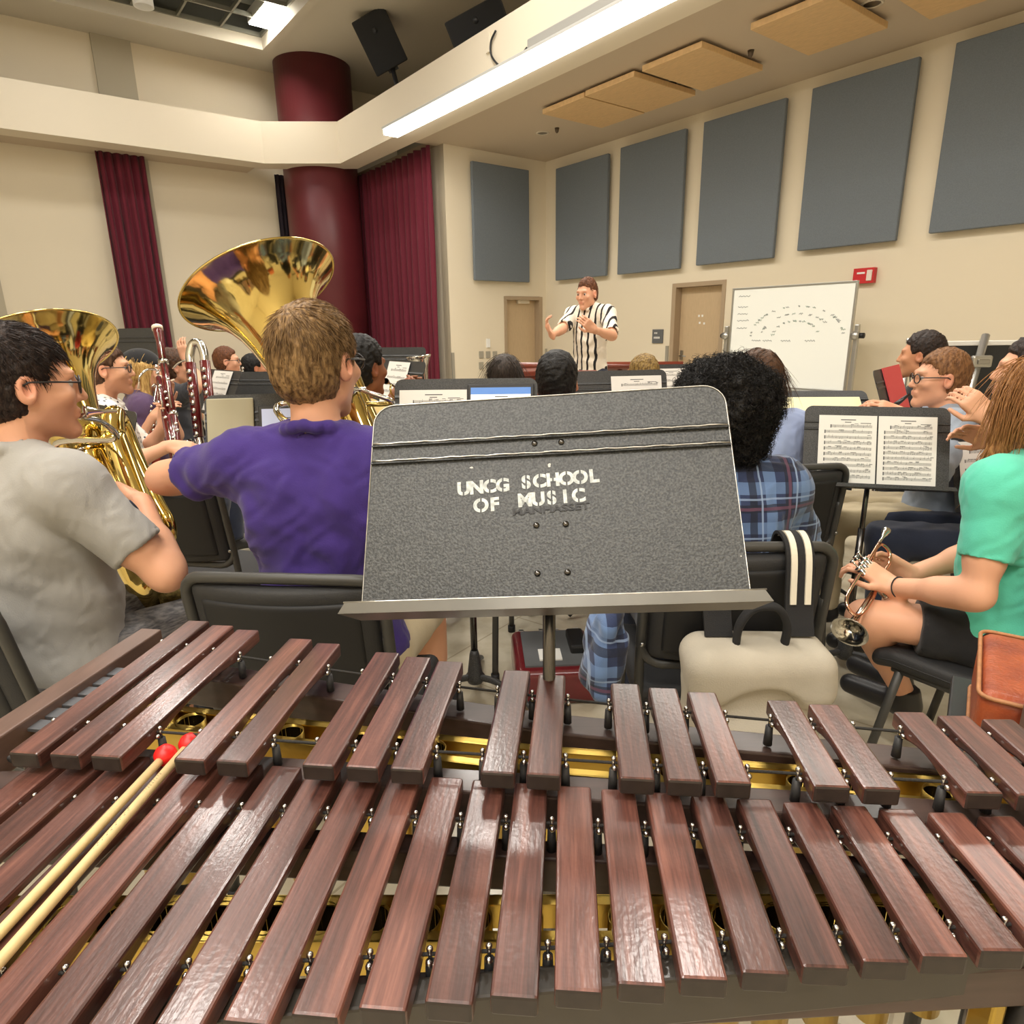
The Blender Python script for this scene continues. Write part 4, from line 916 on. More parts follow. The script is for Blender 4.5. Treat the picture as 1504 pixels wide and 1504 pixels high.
    F.ell(Hd(0, -.016, .03), V3(.0745, .096, .086)*hs, Rh, k=.02); F.ell(Hd(0, .03, -.02), V3(.0655, .066, .085)*hs, Rh, k=.03)
    F.cone(Hd(0, .028, -.055), Hd(0, .079, -.102), .051*hs, .019*hs, k=.03); F.cone(Hd(-.04, .01, -.066), Hd(-.009, .074, -.103), .024*hs, .015*hs, k=.022); F.cone(Hd(.04, .01, -.066), Hd(.009, .074, -.103), .024*hs, .015*hs, k=.022)
    F.cone(Hd(-.036, .083, .028), Hd(.036, .083, .028), .011*hs, k=.018)
    for q in (-1, 1):
        F.ell(Hd(q*.033, .097, .006), V3(.017, .016, .0125)*hs, Rh, k=.012, sub=True); F.ell(Hd(q*.044, .067, -.02), V3(.022, .02, .018)*hs, Rh, k=.02)
        F.ell(Hd(q*.079, -.008, -.004), V3(.0125, .021, .034)*hs, Rh@rotz(q*-.35)@rotx(.15), k=.006); F.ell(Hd(q*.089, -.002, .0), V3(.008, .012, .02)*hs, Rh@rotz(q*-.35), k=.005, sub=True)
    F.cone(Hd(0, .091, .016), Hd(0, .1095, -.026), .0075*hs, .011*hs, k=.009); F.cone(Hd(-.011, .098, -.03), Hd(.011, .098, -.03), .0075*hs, k=.006)
    F.cone(Hd(-.02, .092, -.056), Hd(.02, .092, -.056), .0075*hs, k=.006); F.cone(Hd(-.017, .09, -.067), Hd(.017, .09, -.067), .0085*hs, k=.006); F.cone(Hd(-.026, .1015, -.0615), Hd(.026, .1015, -.0615), .0022*hs, k=.003, sub=True)
    # legs
    LG = {}
    for q in (-1, 1):
        hp = sy(.08)+V3(q*.092*wf, .02, 0)
        if pose == 'sit':
            kn = Li(knees[q]) if knees and q in knees else V3(q*(.15+.0*wf), .43, base+.075); an = Li(feet[q]) if feet and q in feet else V3(q*.17, .40, .085)
        else: kn = V3(q*.1, .03, FLOORZ+(base-FLOORZ)*.53); an = V3(q*.11, 0., FLOORZ+.085); hp = V3(q*.09, 0, base+.03)
        if pose == 'sit': an = kn+unit(an-kn)*min(np.linalg.norm(an-kn), .44)
        LG[q] = (hp, kn, an)
        if not noleg:
            lg_ = 1. if shortp else .84; F.cone(hp, kn, .082*bulk*(.9 if shortp else .8), .056*bulk*lg_, k=.04); F.cone(kn, an, .052*bulk*lg_, .034, k=.03); F.cone(kn+(an-kn)*.1+V3(0, -.012, 0), kn+(an-kn)*.5+V3(0, -.01, 0), .05*bulk*lg_, .044*bulk*lg_, k=.03)
            F.cone(an+V3(0, -.02, -.045), an+V3(q*.02, .15, -.055), .036, .027, k=.03)
    V, Q = F.mesh()
    # skin tint: lips, ears, stubble (pigment, in the head's own frame)
    hv = ((V-hl)@Rh)/hs; c = np.ones((len(V), 3))
    lip = np.exp(-((hv[:, 0]/.022)**2+((hv[:, 2]+.0615)/.0085)**2)*1.2)*(hv[:, 1] > .082); c *= 1-lip[:, None]*V3(.12, .4, .36)
    er = np.exp(-(((np.abs(hv[:, 0])-.082)/.014)**2+((hv[:, 1])/.03)**2+((hv[:, 2])/.04)**2)); c *= 1-er[:, None]*V3(.0, .16, .14)
    if beard:
        bd = np.clip((-.035-hv[:, 2]+.25*np.clip(hv[:, 1]-.03, -.1, .02))*60, 0, 1)*(hv[:, 2] > -.15)*(hv[:, 1] > -.015)*np.clip((np.linalg.norm(hv, axis=1) < .17)*1., 0, 1)*(1-lip); c *= 1-bd[:, None]*V3(*beard)
    brow = np.exp(-(((np.abs(hv[:, 0])-.033)/.02)**2+((hv[:, 2]-.031+.1*np.clip(np.abs(hv[:, 0])-.04, 0, 1))/.0045)**2))*(hv[:, 1] > .07); c *= 1-brow[:, None]*V3(.4, .46, .5)
    body = smooth_obj('person', V, Q, skin, None, col=c); body.location = loc; body.rotation_euler = (0, 0, head); tag(body, label, 'person')
    # clothes
    G = Field(max(vox, .006))
    trunk(G, .014)
    for q in (-1, 1):
        el, w, d, up, cu = AR[q]; L1 = el-SH[q]
        G.ell(SH[q], V3(.066, .066, .066)*bulk+.006, k=.045)
        if sleeve > 0:
            fr = min(sleeve, 1.); e_ = SH[q]+L1*fr; G.cone(SH[q], e_+L1*.06, .066*bulk, .062*bulk, k=.035)
            if sleeve > 1:
                e2 = el+(w-el)*(sleeve-1); G.cone(el, e2+unit(w-el)*.02, .056*bulk, .046*bulk, k=.03); G.plane(e2, unit(w-el), .003, within=.075)
            else:
                G.plane(e_, unit(L1), .003, within=.1); G.cone(e_-unit(L1)*.012, e_+unit(L1)*.05, .053*bulk, .055*bulk, k=.002, sub=True)
        else: G.cone(SH[q]+unit(L1)*.055, SH[q]+unit(L1)*.2, .075*bulk, .075*bulk, k=.004, sub=True)
    G.plane(sy(.02) if pose == 'sit' else sy(.0), -sp, .006)
    if not collar:
        rg = [neck+V3(.074*math.cos(i*math.pi/8), -.008+.074*math.sin(i*math.pi/8), .0-.03*math.sin(i*math.pi/8)) for i in range(16)]
        for i in range(16): G.cone(rg[i], rg[(i+1) % 16], .0105, k=.012)
    G.cone(neck+V3(0, -.008, -.0)-sp*.025, hl, .063, .07, k=.004, sub=True)
    if collar:
        for q in (-1, 1): G.cone(neck+V3(0, -.062, .03), neck+V3(q*.058, 0, .018), .013, .012, k=.012); G.cone(neck+V3(q*.058, 0, .018), neck+V3(q*.03, .075, -.025), .012, .01, k=.012)
    fd = (lambda V: folds(V, 42, fold, sum(map(ord, label)) % 97, dirs=[(.3, .2, 1), (.9, .1, .5), (-.9, .1, .5), (.2, .8, .6)], sharp=.8)*np.clip((sy(.62)[2]-V[:, 2])*8, .15, 1)+folds(V, 110, fold*.3, 5))
    sh = sdf_obj(G, 'shirt', shirt, body, fold=fd, sink=.004)
    P = Field(max(vox, .007)); 
    if not noleg:
        P.ell(sy(.07), V3(.178*wf*bulk, .135*bulk, .105), k=.04)
        for q in (-1, 1):
            hp, kn, an = LG[q]; e_ = hp+(kn-hp)*shortf if shortp else kn
            P.cone(hp, e_, .097*bulk, (.088 if shortp else .074)*bulk, k=.04)
            if shortp: P.plane(e_, unit(kn-hp), .003, within=.13)
            else:
                P.cone(kn, an+V3(0, 0, .02), .074*bulk, .056, k=.035); P.plane(an+V3(0, 0, .0), V3(0, 0, -1), .003, within=.1)
        P.plane(sy(.16), sp, .004)
        sdf_obj(P, 'shorts' if shortp else 'trousers', pants, body, fold=lambda V: folds(V, 55, .003, 11, sharp=.8), sink=.006)
        for q in (-1, 1):
            hp, kn, an = LG[q]; S_ = Field(.007); S_.cone(an+V3(0, -.025, -.04), an+V3(q*.022, .17, -.05), .043, .036, k=.02, flat=((1, 0, 0), 1.05)); S_.cone(an+V3(0, -.01, 0), an+V3(0, 0, -.04), .045, .045, k=.02); S_.plane(an+V3(0, 0, -.083), V3(0, 0, -1), .003); S_.plane(an+V3(0, 0, .02), V3(0, 0, 1), .003)
            sdf_obj(S_, 'shoe', M_shoe, body)
    # eyes, spectacles
    if eyes:
        for q in (-1, 1):
            e = MB().ball(Hd(q*.033, .0762, .006), .0125*hs, 14).build('eye', M_eye, body, local=True); ir = unit(Rh@V3(0, 1, -.1)); p = Hd(q*.033, .0762, .006)
            MB().lathe([(.0068, .0112), (.0045, .0124), (.0001, .0131)], p, ir, 12).build('iris', M_iris, e, local=True)
    if glasses:
        mb = MB()
        for q in (-1, 1):
            rim = [Hd(q*.034+.024*math.cos(a)*1.05, .104-abs(math.cos(a)-(-q))*0.003, .004+.0195*math.sin(a)) for a in np.linspace(0, 2*math.pi, 21)[:-1]]
            mb.sweep(rim, .0026, 6, closed=True); mb.sweep([Hd(q*.059, .1, .01), Hd(q*.078, .055, .012), Hd(q*.083, .0, .012), Hd(q*.082, -.02, .0)], .0026, 6)
        mb.sweep([Hd(-.011, .106, .006), Hd(0, .109, .01), Hd(.011, .106, .006)], .0024, 6); mb.build('spectacles', M_glass_f, body, local=True)
    ctx = dict(body=body, Hd=Hd, Rh=Rh, hl=hl, neck=neck, sy=sy, AR=AR, SH=SH, loc=loc, Rb=Rb, LG=LG, Wd=lambda p: loc+Rb@np.array(p), shirt=sh, Li=Li, hs=hs)
    if hair: hair(ctx, hairm, vox)
    if cap: cap(ctx)
    return ctx
# ---------------------------------------------- hair styles
def hair_short(top=.02, side=.01, nape=-.075, front=.072, ntuft=0, seed=1, part=.25, rough=.003, tl=.045, tw=.0011, mats=None, fringe=.0):
    def f(c, m, vox):
        Hd, Rh, hs = c['Hd'], c['Rh'], c['hs']; F = Field(min(vox, .005))
        F.ell(Hd(0, -.018, .034), V3(.0745+side, .096+side*1.1, .086+top)*hs, Rh, k=.02); F.ell(Hd(0, -.035, -.02), V3(.068+side*.7, .072+side, .075)*hs, Rh, k=.03)
        if fringe: F.ell(Hd(.01, .06, .095), V3(.055, .035, .025+fringe)*hs, Rh, k=.025)
        # open the face, the ears and the neck
        F.box(Hd(0, .145, -.06), V3(.2, .1, .125)*hs, Rh, .03, k=.018, sub=True); F.box(Hd(0, .1+front, .03), V3(.2, .1, .3)*hs, Rh@rotx(-.25), .02, k=.015, sub=True)
        for q in (-1, 1): F.ell(Hd(q*.088, .008, -.022), V3(.028, .034, .05)*hs, Rh, k=.01, sub=True); F.box(Hd(q*.1, .06, -.05), V3(.06, .06, .06)*hs, Rh, .02, k=.012, sub=True)
        F.plane(Hd(0, 0, nape), Rh@V3(0, .25, -1), .008)
        r = np.random.default_rng(seed)
        V, Q = F.mesh(); N = vnormals(V, Q); V = V+N*(folds(V, 240, rough, seed, sharp=.9)+folds(V, 600, rough*.5, seed+1))[:, None]
        if ntuft:
            hv = ((V-c['hl'])@Rh)/hs; ok = np.where((N@(Rh@V3(0, 0, 1)) > -.75))[0]; pick = r.choice(ok, ntuft); p = V[pick]-N[pick]*.002; n_ = N[pick]; h_ = hv[pick]
            crown = V3(.01, -.065, .11)
            fl = h_-crown; fl = fl+V3(part, .35, 0)*np.clip(h_[:, 2:3]-.03, 0, .1)*8*.1+V3(0, 0, -.03); fl = (fl/(np.linalg.norm(fl, axis=1, keepdims=True)+1e-6))@Rh.T
            fl = fl+r.normal(size=fl.shape)*.18; tn = fl-n_*(fl*n_).sum(1, keepdims=True); tn /= np.linalg.norm(tn, axis=1, keepdims=True)+1e-6
            ln = tl*(.5+.8*r.random(ntuft))*np.where(h_[:, 2] > .02, 1, .38); ks_ = np.linspace(0, 1, 5)
            cen = Hd(0, -.018, .02); out = []
            for t in ks_:
                q = p+tn*(ln*t)[:, None]; q2 = q-cen; rr = np.linalg.norm(p-cen, axis=1); rq = np.linalg.norm(q2, axis=1); lift = .003+.006*t*r.random(ntuft)
                q = cen+q2/rq[:, None]*np.minimum(rq, rr+lift)[:, None]; out.append(q)
            tv, tq = tufts(np.stack(out, 1), tw*(.7+.6*r.random(ntuft)), '', None, None); Q = np.concatenate([Q, tq+len(V)]); V = np.concatenate([V, tv])
        return smooth_obj('hair', V, Q, m, c['body'])
    return f
def hair_afro(rad=.15, up=.03, n=5000):
    def f(c, m, vox):
        Hd, Rh = c['Hd'], c['Rh']; F = Field(.006); F.ell(Hd(0, -.045, up+.01), V3(rad*.98, rad*.86, rad*.9), Rh, k=.02); F.ell(Hd(0, -.04, -.07), V3(rad*.74, rad*.62, .075), Rh, k=.05)
        F.ell(Hd(0, .125, -.055), V3(.085, .09, .1), Rh, k=.02, sub=True)
        V, Q = F.mesh(); N = vnormals(V, Q); V = V+N*(folds(V, 75, .012, 3)+folds(V, 210, .008, 4))[:, None]; N = vnormals(V, Q); r = np.random.default_rng(2)
        pick = r.choice(len(V), n); p = V[pick]-N[pick]*.006; d = N[pick]+r.normal(size=(n, 3))*.55; d /= np.linalg.norm(d, axis=1, keepdims=True); a = np.cross(d, r.normal(size=(n, 3))); a /= np.linalg.norm(a, axis=1, keepdims=True); b = np.cross(d, a)
        rr = .005+.004*r.random((n, 1)); out = [p+d*(.032*t*(.5+.6*r.random((n, 1))*0+.25))+rr*(a*math.cos(9*t)+b*math.sin(9*t)) for t in np.linspace(0, 1, 8)]
        tv, tq = tufts(np.stack(out, 1), .0011, '', None, None); return smooth_obj('hair', np.concatenate([V, tv]), np.concatenate([Q, tq+len(V)]), m, c['body'])
    return f
def hair_long(length=.34, width=.085, back=.05, n=1500, seed=3, sidepart=.02, wave=.008, tw=.0016, low=True, fwd=1., spread=.0):
    def f(c, m, vox):
        Hd, Rh, neck = c['Hd'], c['Rh'], c['neck']; F = Field(max(vox, .005)); F.ell(Hd(0, -.02, .036), V3(.088, .108, .098), Rh, k=.02); F.box(Hd(0, .16, -.05), V3(.2, .1, .135), Rh, .03, k=.02, sub=True)
        F.cone(Hd(0, -.06, .0), Hd(0, -.085, -length*.55), .085, width*.8, k=.04, flat=(Rh@V3(0, 1, 0), 1.7)); F.cone(Hd(0, -.085, -length*.5), Hd(0, -.075, -length), width*.85, width*.5, k=.04, flat=(Rh@V3(0, 1, 0), 2.2))
        for q in (-1, 1): F.cone(Hd(q*.072, .005, .03), Hd(q*(.082+spread), -.01, -.13), .026, .022, k=.03); F.cone(Hd(q*(.082+spread), -.01, -.13), Hd(q*(.085+spread), .015*fwd, -length*.9), .022, .01, k=.03)
        V, Q = F.mesh(); N = vnormals(V, Q); hv = (V-c['hl'])@Rh; V = V+N*(folds(hv*V3(1, 1, .18), 260, .0028, seed))[:, None]
        r = np.random.default_rng(seed); pick = r.choice(len(V), n); p = V[pick]+N[pick]*.001; h_ = hv[pick]; nn = N[pick]
        dn = np.tile(Rh@V3(0, 0, -1), (n, 1)); top = np.clip((h_[:, 2:3]-.02)*12, 0, 1); side_ = (np.sign(h_[:, 0:1]-sidepart)*V3(1, 0, 0)+V3(0, -.35, 0))@Rh.T; d = dn*(1-top)+side_*top+dn*.25; d = d+r.normal(size=d.shape)*.06; d = d-nn*(d*nn).sum(1, keepdims=True)*1.05; d /= np.linalg.norm(d, axis=1, keepdims=True)
        ln = .12*(.5+r.random((n, 1))); out = []
        for t in np.linspace(0, 1, 7): q = p+d*ln*t+dn*ln*t*t*.5*top-nn*.022*t*t*top+nn*(wave*np.sin(5*t+6*r.random((n, 1))*0+h_[:, 0:1]*60)*.4); out.append(q)
        tv, tq = tufts(np.stack(out, 1), tw*.8, '', None, None); return smooth_obj('hair', np.concatenate([V, tv]), np.concatenate([Q, tq+len(V)]), m, c['body'])
    return f
FLOORZ = 0.
# ================================================ INSTRUMENTS
M_gold = mat('lacquered_brass', s2l(226, 202, 128), .09, 1.); M_gold2 = mat('lacquered_brass_inside', s2l(226, 182, 80), .14, 1.); M_silver = mat('silver_plate', s2l(214, 212, 206), .12, 1.)
M_maple = mat('red_maple_lacquer', s2l(104, 26, 26), .2, coat=.6, var=.25, vscale=10, stretch=(6, 6, 1)); M_maple2 = mat('bright_red_wood', s2l(150, 52, 36), .25, coat=.5); M_ivory = mat('ivory_ring', s2l(238, 226, 204), .3); M_ebony = mat('ebony', (.014, .013, .013), .28, coat=.3)
M_rose = mat('pink_lacquer', s2l(226, 176, 150), .15, 1.)
def frame_of(n, ref=(0, 0, 1)):
    n = unit(n); x = unit(np.cross(ref, n)); y = np.cross(n, x); return np.stack([x, y, n], 1)
def tuba(label, c, n, side, R0=.21, spin=0.):
    """c rim centre, n direction the bell opens to"""
    n = unit(n); c = np.array(c, float); side = unit(side-n*(np.dot(side, n))); fr = np.cross(n, side)   # side: branch direction, fr: away from player
    e = empty('tuba', c-n*.97); tag(e, label, 'tuba', 'brass tubas'); at_ = lambda a, b, h: c-n*h+side*a+fr*b
    pr = [(R0, 0), (R0+.003, -.003), (R0+.004, .0), (R0+.003, .004)]
    prof = [(.21, .0), (.2, .008), (.183, .02), (.163, .036), (.142, .06), (.122, .09), (.104, .13), (.09, .18), (.079, .24), (.072, .31), (.067, .38)]
    prof = [(a*R0/.21, b) for a, b in prof]
    mb = MB(); vs = prof+[(a-.0025, b) for a, b in prof[::-1]]; mb.lathe([(a, -b) for a, b in vs], c, n, 72); bl = mb.build('bell', M_gold, e)
    MB().lathe([(R0+.0035*math.cos(t), .0035*math.sin(t)) for t in np.linspace(0, 2*math.pi, 9)], c, n, 72).build('rim', M_gold, bl)
    # main conical branch down, bottom bow, and back up
    k = 8; bow = [at_(.085-.085*math.cos(t), 0, .8+.11*math.sin(t)) for t in np.linspace(0, math.pi, 9)]
    path = catmull([at_(0, 0, .375), at_(0, 0, .5), at_(0, 0, .65)]+bow+[at_(.17, 0, .65), at_(.17, .01, .5), at_(.165, .02, .4)], 5)
    MB().sweep(path, list(np.interp(np.linspace(0, 1, len(path)), [0, .25, .5, .75, 1], [.067, .062, .055, .044, .034])), 28).build('main_branch', M_gold, e)
    MB().sweep([at_(.085-.093*math.cos(t)*1., 0, .8+.158*math.sin(t)) for t in np.linspace(.5, math.pi-.5, 12)], .012, 8, sx=2.).build('bow_guard', M_gold, e)
    MB().sweep(catmull([at_(.165, .02, .4), at_(.16, .05, .33), at_(.11, .085, .34), at_(.09, .09, .45), at_(.09, .09, .6), at_(.1, .09, .7), at_(.05, .09, .74), at_(.02, .09, .66), at_(.02, .09, .5)], 7), lerps([.034, .03, .027, .024, .021, .019], 57), 16).build('inner_branch', M_gold, e)
    for i in range(4):
        a = .03+.038*i; v = MB(); v.cyl(at_(a, -.075, .46), at_(a, -.075, .66), .0165, seg=18); v.cyl(at_(a, -.075, .45), at_(a, -.075, .46), .0185, seg=18); v.cyl(at_(a, -.075, .66), at_(a, -.075, .672), .0185, seg=18); vo = v.build('valve', M_silver, e)
        MB().cyl(at_(a, -.075, .45), at_(a, -.075, .425), .004, seg=10).cyl(at_(a, -.075, .425), at_(a, -.075, .418), .012, seg=14).build('finger_button', M_silver, vo)
        L_ = .07+.02*i
        if i < 3: MB().sweep(catmull([at_(a, -.09, .55), at_(a-.012, -.115, .56), at_(a-.012, -.12, .56+L_), at_(a+.012, -.12, .56+L_), at_(a+.012, -.115, .58), at_(a, -.09, .59)], 5), .009, 10).build('valve_slide', M_gold, e)
    lp = catmull([at_(.02, -.08, .47), at_(-.03, -.09, .44), at_(-.075, -.06, .42), at_(-.088, .0, .405), at_(-.06, .075, .4), at_(.0, .1, .395), at_(.0, .1, .395)], 6)
    return dict(e=e, at=at_, c=c, n=n)
def leadpipe(T, pts, mouth_d, m=None):
    pts = catmull(pts, 7); MB().sweep(pts, lerps([.011, .0085, .0065], len(pts)), 12).build('leadpipe', m or M_silver, T['e'])
    p = pts[-1]; d = unit(mouth_d); MB().lathe([(.0055, -.03), (.006, 0), (.009, .02), (.016, .038), (.0175, .044), (.0165, .048), (.012, .044), (.003, .02)], p, d, 20).build('mouthpiece', M_silver, T['e'])
def bassoon(label, a, b, red=M_maple, bocal=None, contra=False, bell_r=.024, L=1.25):
    """a: bell end (top), b: boot end (bottom)"""
    a = np.array(a, float); b = np.array(b, float); d = unit(b-a); L = np.linalg.norm(b-a); e = empty('bassoon', b); tag(e, label, 'bassoon', 'bassoons'); R = frame_of(-d); x = R[:, 0]; y = R[:, 1]; z = lambda t, o=0., p=0.: a+d*L*t+x*o+y*p
    MB().sweep([z(0), z(.03), z(.1), z(.24)], [bell_r, bell_r*.95, bell_r*.72, bell_r*.78], 18).build('bell_joint', red, e); MB().cyl(z(-.012), z(.012), bell_r*1.12, seg=18).build('ivory_ring', M_ivory, e)
    MB().sweep([z(.24), z(.27)], .025, 18).build('metal_band', M_silver, e); MB().cyl(z(.62), z(.645), .024, seg=18).build('metal_band', M_silver, e); MB().sweep([z(.27), z(.66)], [.018, .02], 16).build('long_joint', red, e)
    MB().sweep([z(.36, .034), z(.66, .034)], [.013, .017], 14).build('wing_joint', red, e); MB().sweep([z(.65, .016), z(.99, .016)], [.036, .032], 18, sx=1.).cyl(z(.985, .016), z(1., .016), .034, seg=18).build('boot_joint', red, e)
    r = np.random.default_rng(5); mb = MB(); 
    for t0, t1, o, p in ((.05, .3, 0, .022), (.28, .6, .0, .024), (.4, .62, .04, .02), (.66, .95, .01, .038), (.7, .97, .03, .037)): MB().sweep([z(t0, o, p), z(t1, o, p)], .0035, 8).build('key_rod', M_silver, e)
    for t in np.linspace(.3, .95, 15):
        o = r.choice([-.006, .016, .036]); p_ = .026 if t < .64 else .04; MB().lathe([(.009, 0), (.0085, .005), (.0001, .006)], z(t, o, p_-.004), y, 12, True).build('key_cup', M_silver, e)
    if bocal is not None:
        q = [z(.36, .034), z(.31, .036)]+[np.array(v, float) for v in bocal]; cm = catmull(q, 6); MB().sweep(cm, lerps([.006, .0055, .0035], len(cm)), 8).build('bocal', M_silver, e)
        dd = unit(q[-1]-q[-2]); MB().sweep([q[-1], q[-1]+dd*.03, q[-1]+dd*.05], [.0035, .005, .006], 8).build('reed', M_ivory, e)
    return e
def trumpet(label, mouth, bell, up=(0, 0, 1), m=None, name='trumpet', L=.48, br=.06, m2=None):
    m = m or M_gold; mo = np.array(mouth, float); be = np.array(bell, float); d = unit(be-mo); s = np.linalg.norm(be-mo)/.5; u = unit(np.array(up, float)-d*np.dot(up, d)); x = np.cross(d, u); e = empty(name, mo); tag(e, label, name)
    P = lambda y, z, a=0.: mo+d*y*s+u*z*s+x*a*s
    MB().lathe([(.0135, -.003), (.0135, .004), (.009, .022), (.0045, .04), (.005, .085)], P(0, 0), d, 18).build('mouthpiece', M_silver, e)
    MB().sweep(catmull([P(.08, 0), P(.2, 0), P(.38, 0), P(.43, -.012), P(.445, -.04), P(.43, -.068), P(.38, -.08), P(.3, -.08), P(.26, -.07)], 7), .0058*s, 12).build('leadpipe', m, e)
    pr = [(.006, 0), (.0065, .1), (.0085, .2), (.013, .27), (.022, .31), (.038, .335), (br, .35)]
    MB().lathe([(a*s, (b+.15)*s) for a, b in pr]+[((a-.0012)*s, (b+.15)*s) for a, b in pr[::-1]], P(0, -.078, .016), d, 30).build('bell', m2 or m, e)
    MB().sweep(catmull([P(.15, -.078, .016), P(.1, -.078, .016), P(.065, -.065, .014), P(.055, -.04, .01), P(.07, -.012, .008), P(.13, -.006, .006), P(.2, -.03, .004)], 6), .006*s, 12).build('bell_crook', m, e)
    for i in range(3):
        y = .205+.028*i; v = MB().cyl(P(y, -.115), P(y, .012), .0115*s, seg=16).cyl(P(y, .012), P(y, .02), .0125*s, seg=16).cyl(P(y, -.123), P(y, -.115), .0125*s, seg=16).build('valve', M_silver, e); MB().cyl(P(y, .02), P(y, .045), .003*s, seg=8).cyl(P(y, .045), P(y, .049), .0085*s, seg=12).build('finger_button', M_silver, v)
    return e
def clarinet(label, a, b, m=None):
    a = np.array(a, float); b = np.array(b, float); d = unit(b-a); e = empty('clarinet', b); tag(e, label, 'clarinet'); L = np.linalg.norm(b-a); R = frame_of(-d)
    MB().sweep([a, a+d*.05, a+d*.09], [.006, .01, .013], 14).build('mouthpiece', M_ebony, e); MB().sweep([a+d*.09, a+d*L*.9], .0135, 14).build('body_joint', m or M_ebony, e); MB().sweep([a+d*L*.88, a+d*L*.95, a+d*L], [.014, .02, .03], 16).build('bell', m or M_ebony, e)
    for t in np.linspace(.2, .85, 10): MB().lathe([(.007, 0), (.0065, .004), (.0001, .005)], a+d*L*t+R[:, 1]*.012+R[:, 0]*.004*((int(t*40) % 3)-1), R[:, 1], 10, True).build('key_cup', M_silver, e)
    MB().sweep([a+d*L*.2+R[:, 0]*.015, a+d*L*.8+R[:, 0]*.015], .0025, 6).build('key_rod', M_silver, e); return e
def low_clarinet(label, top, bottom, lean):
    """contrabass clarinet: doubled dark tubes joined by a bright looped bow"""
    t = np.array(top, float); b = np.array(bottom, float); d = unit(b-t); e = empty('contrabass_clarinet', b); tag(e, label, 'contrabass clarinet'); x = unit(np.cross(d, lean)); y = np.cross(d, x); L = np.linalg.norm(b-t); P = lambda s, a=0., c=0.: t+d*s+x*a+y*c
    MB().sweep(catmull([P(.09, -.045), P(.03, -.043), P(-.03, -.02), P(-.04, .005), P(-.025, .03), P(.03, .045), P(.09, .045)], 6), .026, 16).build('top_bow', M_silver, e)
    MB().sweep([P(.08, -.045), P(L*.8, -.045)], .03, 16).build('upper_tube', M_maple, e); MB().sweep([P(.08, .045), P(L*.95, .045)], .03, 16).build('lower_tube', M_maple, e)
    MB().sweep(catmull([P(L*.8, -.045), P(L*.9, -.045), P(L*.98, -.07), P(L*.95, -.12), P(L*.85, -.15)], 6), lerps([.024, .03, .045, .07], 25), 18).build('bell', M_silver, e)
    for s in np.linspace(.14, L*.78, 9):
        for a in (-.045, .045): MB().lathe([(.017, 0), (.016, .007), (.0001, .009)], P(s, a, .03 if y @ (CAM-t) > 0 else -.03), y if y@(CAM-t) > 0 else -y, 12, True).build('key_cup', M_silver, e)
    MB().sweep(catmull([P(.09, -.045, 0), P(.06, -.07, 0), P(.07, -.12, 0), P(.1, -.16, 0)], 5), .006, 8).build('neck_pipe', M_silver, e); return e
# ================================================ WHO SITS WHERE
COND = at(862, 432, 5.6)
def face_cond(p): d = COND-np.array(p); return -math.atan2(d[0], d[1])
def fwd(h): return V3(-math.sin(h), math.cos(h), 0)
TN = unit(V3(-.43, .29, .85))
# --- purple tuba player
TB2 = CAM+1.119*(V3(-.67, 1.852, 1.536)-CAM); TB1 = CAM+1.119*(V3(-1.37, 1.955, 1.379)-CAM)
T2 = tuba('gold tuba held by the person in purple, its bell highest of the two', TB2, TN, V3(.5, -.6, .3), .235)
T1 = tuba('gold tuba held by the person in grey, its bell at the left edge', TB1, TN, V3(.6, -.4, .3), .235)
h = -.1
pu = person('person in a purple t-shirt and khaki shorts seen from behind, playing a tuba', at(466, 535, 1.62), head=h, hyaw=-.28, hpitch=-.04, lean=.02, shirt=M_pu, pants=M_khaki, shortp=True, skin=SK_FAIR, hair=hair_short(top=.018, side=.01, nape=-.082, ntuft=5200, seed=3, part=.3, tl=.05), hairm=H_BLOND, vox=.0045, glasses=True, bulk=1.04, sleeve=.66, wf=1.04,
  arms={'L': dict(w=at(395, 690, 1.9), pole=(-1, .05, -.12), d=(.6, .7, -.1), up=(-.3, .3, .9)), 'R': dict(w=at(560, 760, 1.86), pole=(1, -.1, -.5), d=(-.5, .7, .2), up=(.6, .4, .6))}, hs=1.1, fold=.01)
chair('black chair holding the tuba player in purple', *(pu['loc']-fwd(h)*.03)[:2], h)
leadpipe(T2, [T2['at'](.02, -.08, .47), T2['at'](-.02, -.11, .4), T2['at'](-.08, -.05, .34), pu['Wd'](pu['Hd'](.06, .2, -.1)), pu['Wd'](pu['Hd'](0, .155, -.063))], pu['Rb']@(pu['Rh']@V3(0, -1, 0)))
# --- grey tuba player
h = -.5
gr = person('person in a grey t-shirt and glasses at far left, playing a tuba', at(36, 567, 1.62), head=h, hyaw=-.34, hpitch=-.05, lean=.04, shirt=M_gt, pants=M_marl, shortp=True, skin=SK_FAIR, hair=hair_short(top=.02, side=.009, nape=-.07, ntuft=5200, seed=5, part=-.25, tl=.05), hairm=H_DBROWN, vox=.0045, glasses=True, eyes=True, bulk=1.06, belly=.02, sleeve=.7, beard=(.18, .2, .2), wf=1.02,
  arms={'R': dict(w=at(208, 738, 1.78), pole=(.75, -.45, -.85), d=(-.75, .55, .25), up=(.35, .5, .8), curl=(.4, .6, .4, .6)), 'L': dict(w=at(118, 690, 2.1), pole=(-.4, .6, -.8), d=(.6, -.2, -.2), up=(-.2, .9, .4))}, hs=1.1, fold=.0055)
chair('black chair at far left holding the tuba player in grey', *(gr['loc']-fwd(h)*.03+V3(.07, -.03, 0))[:2], h+.12)
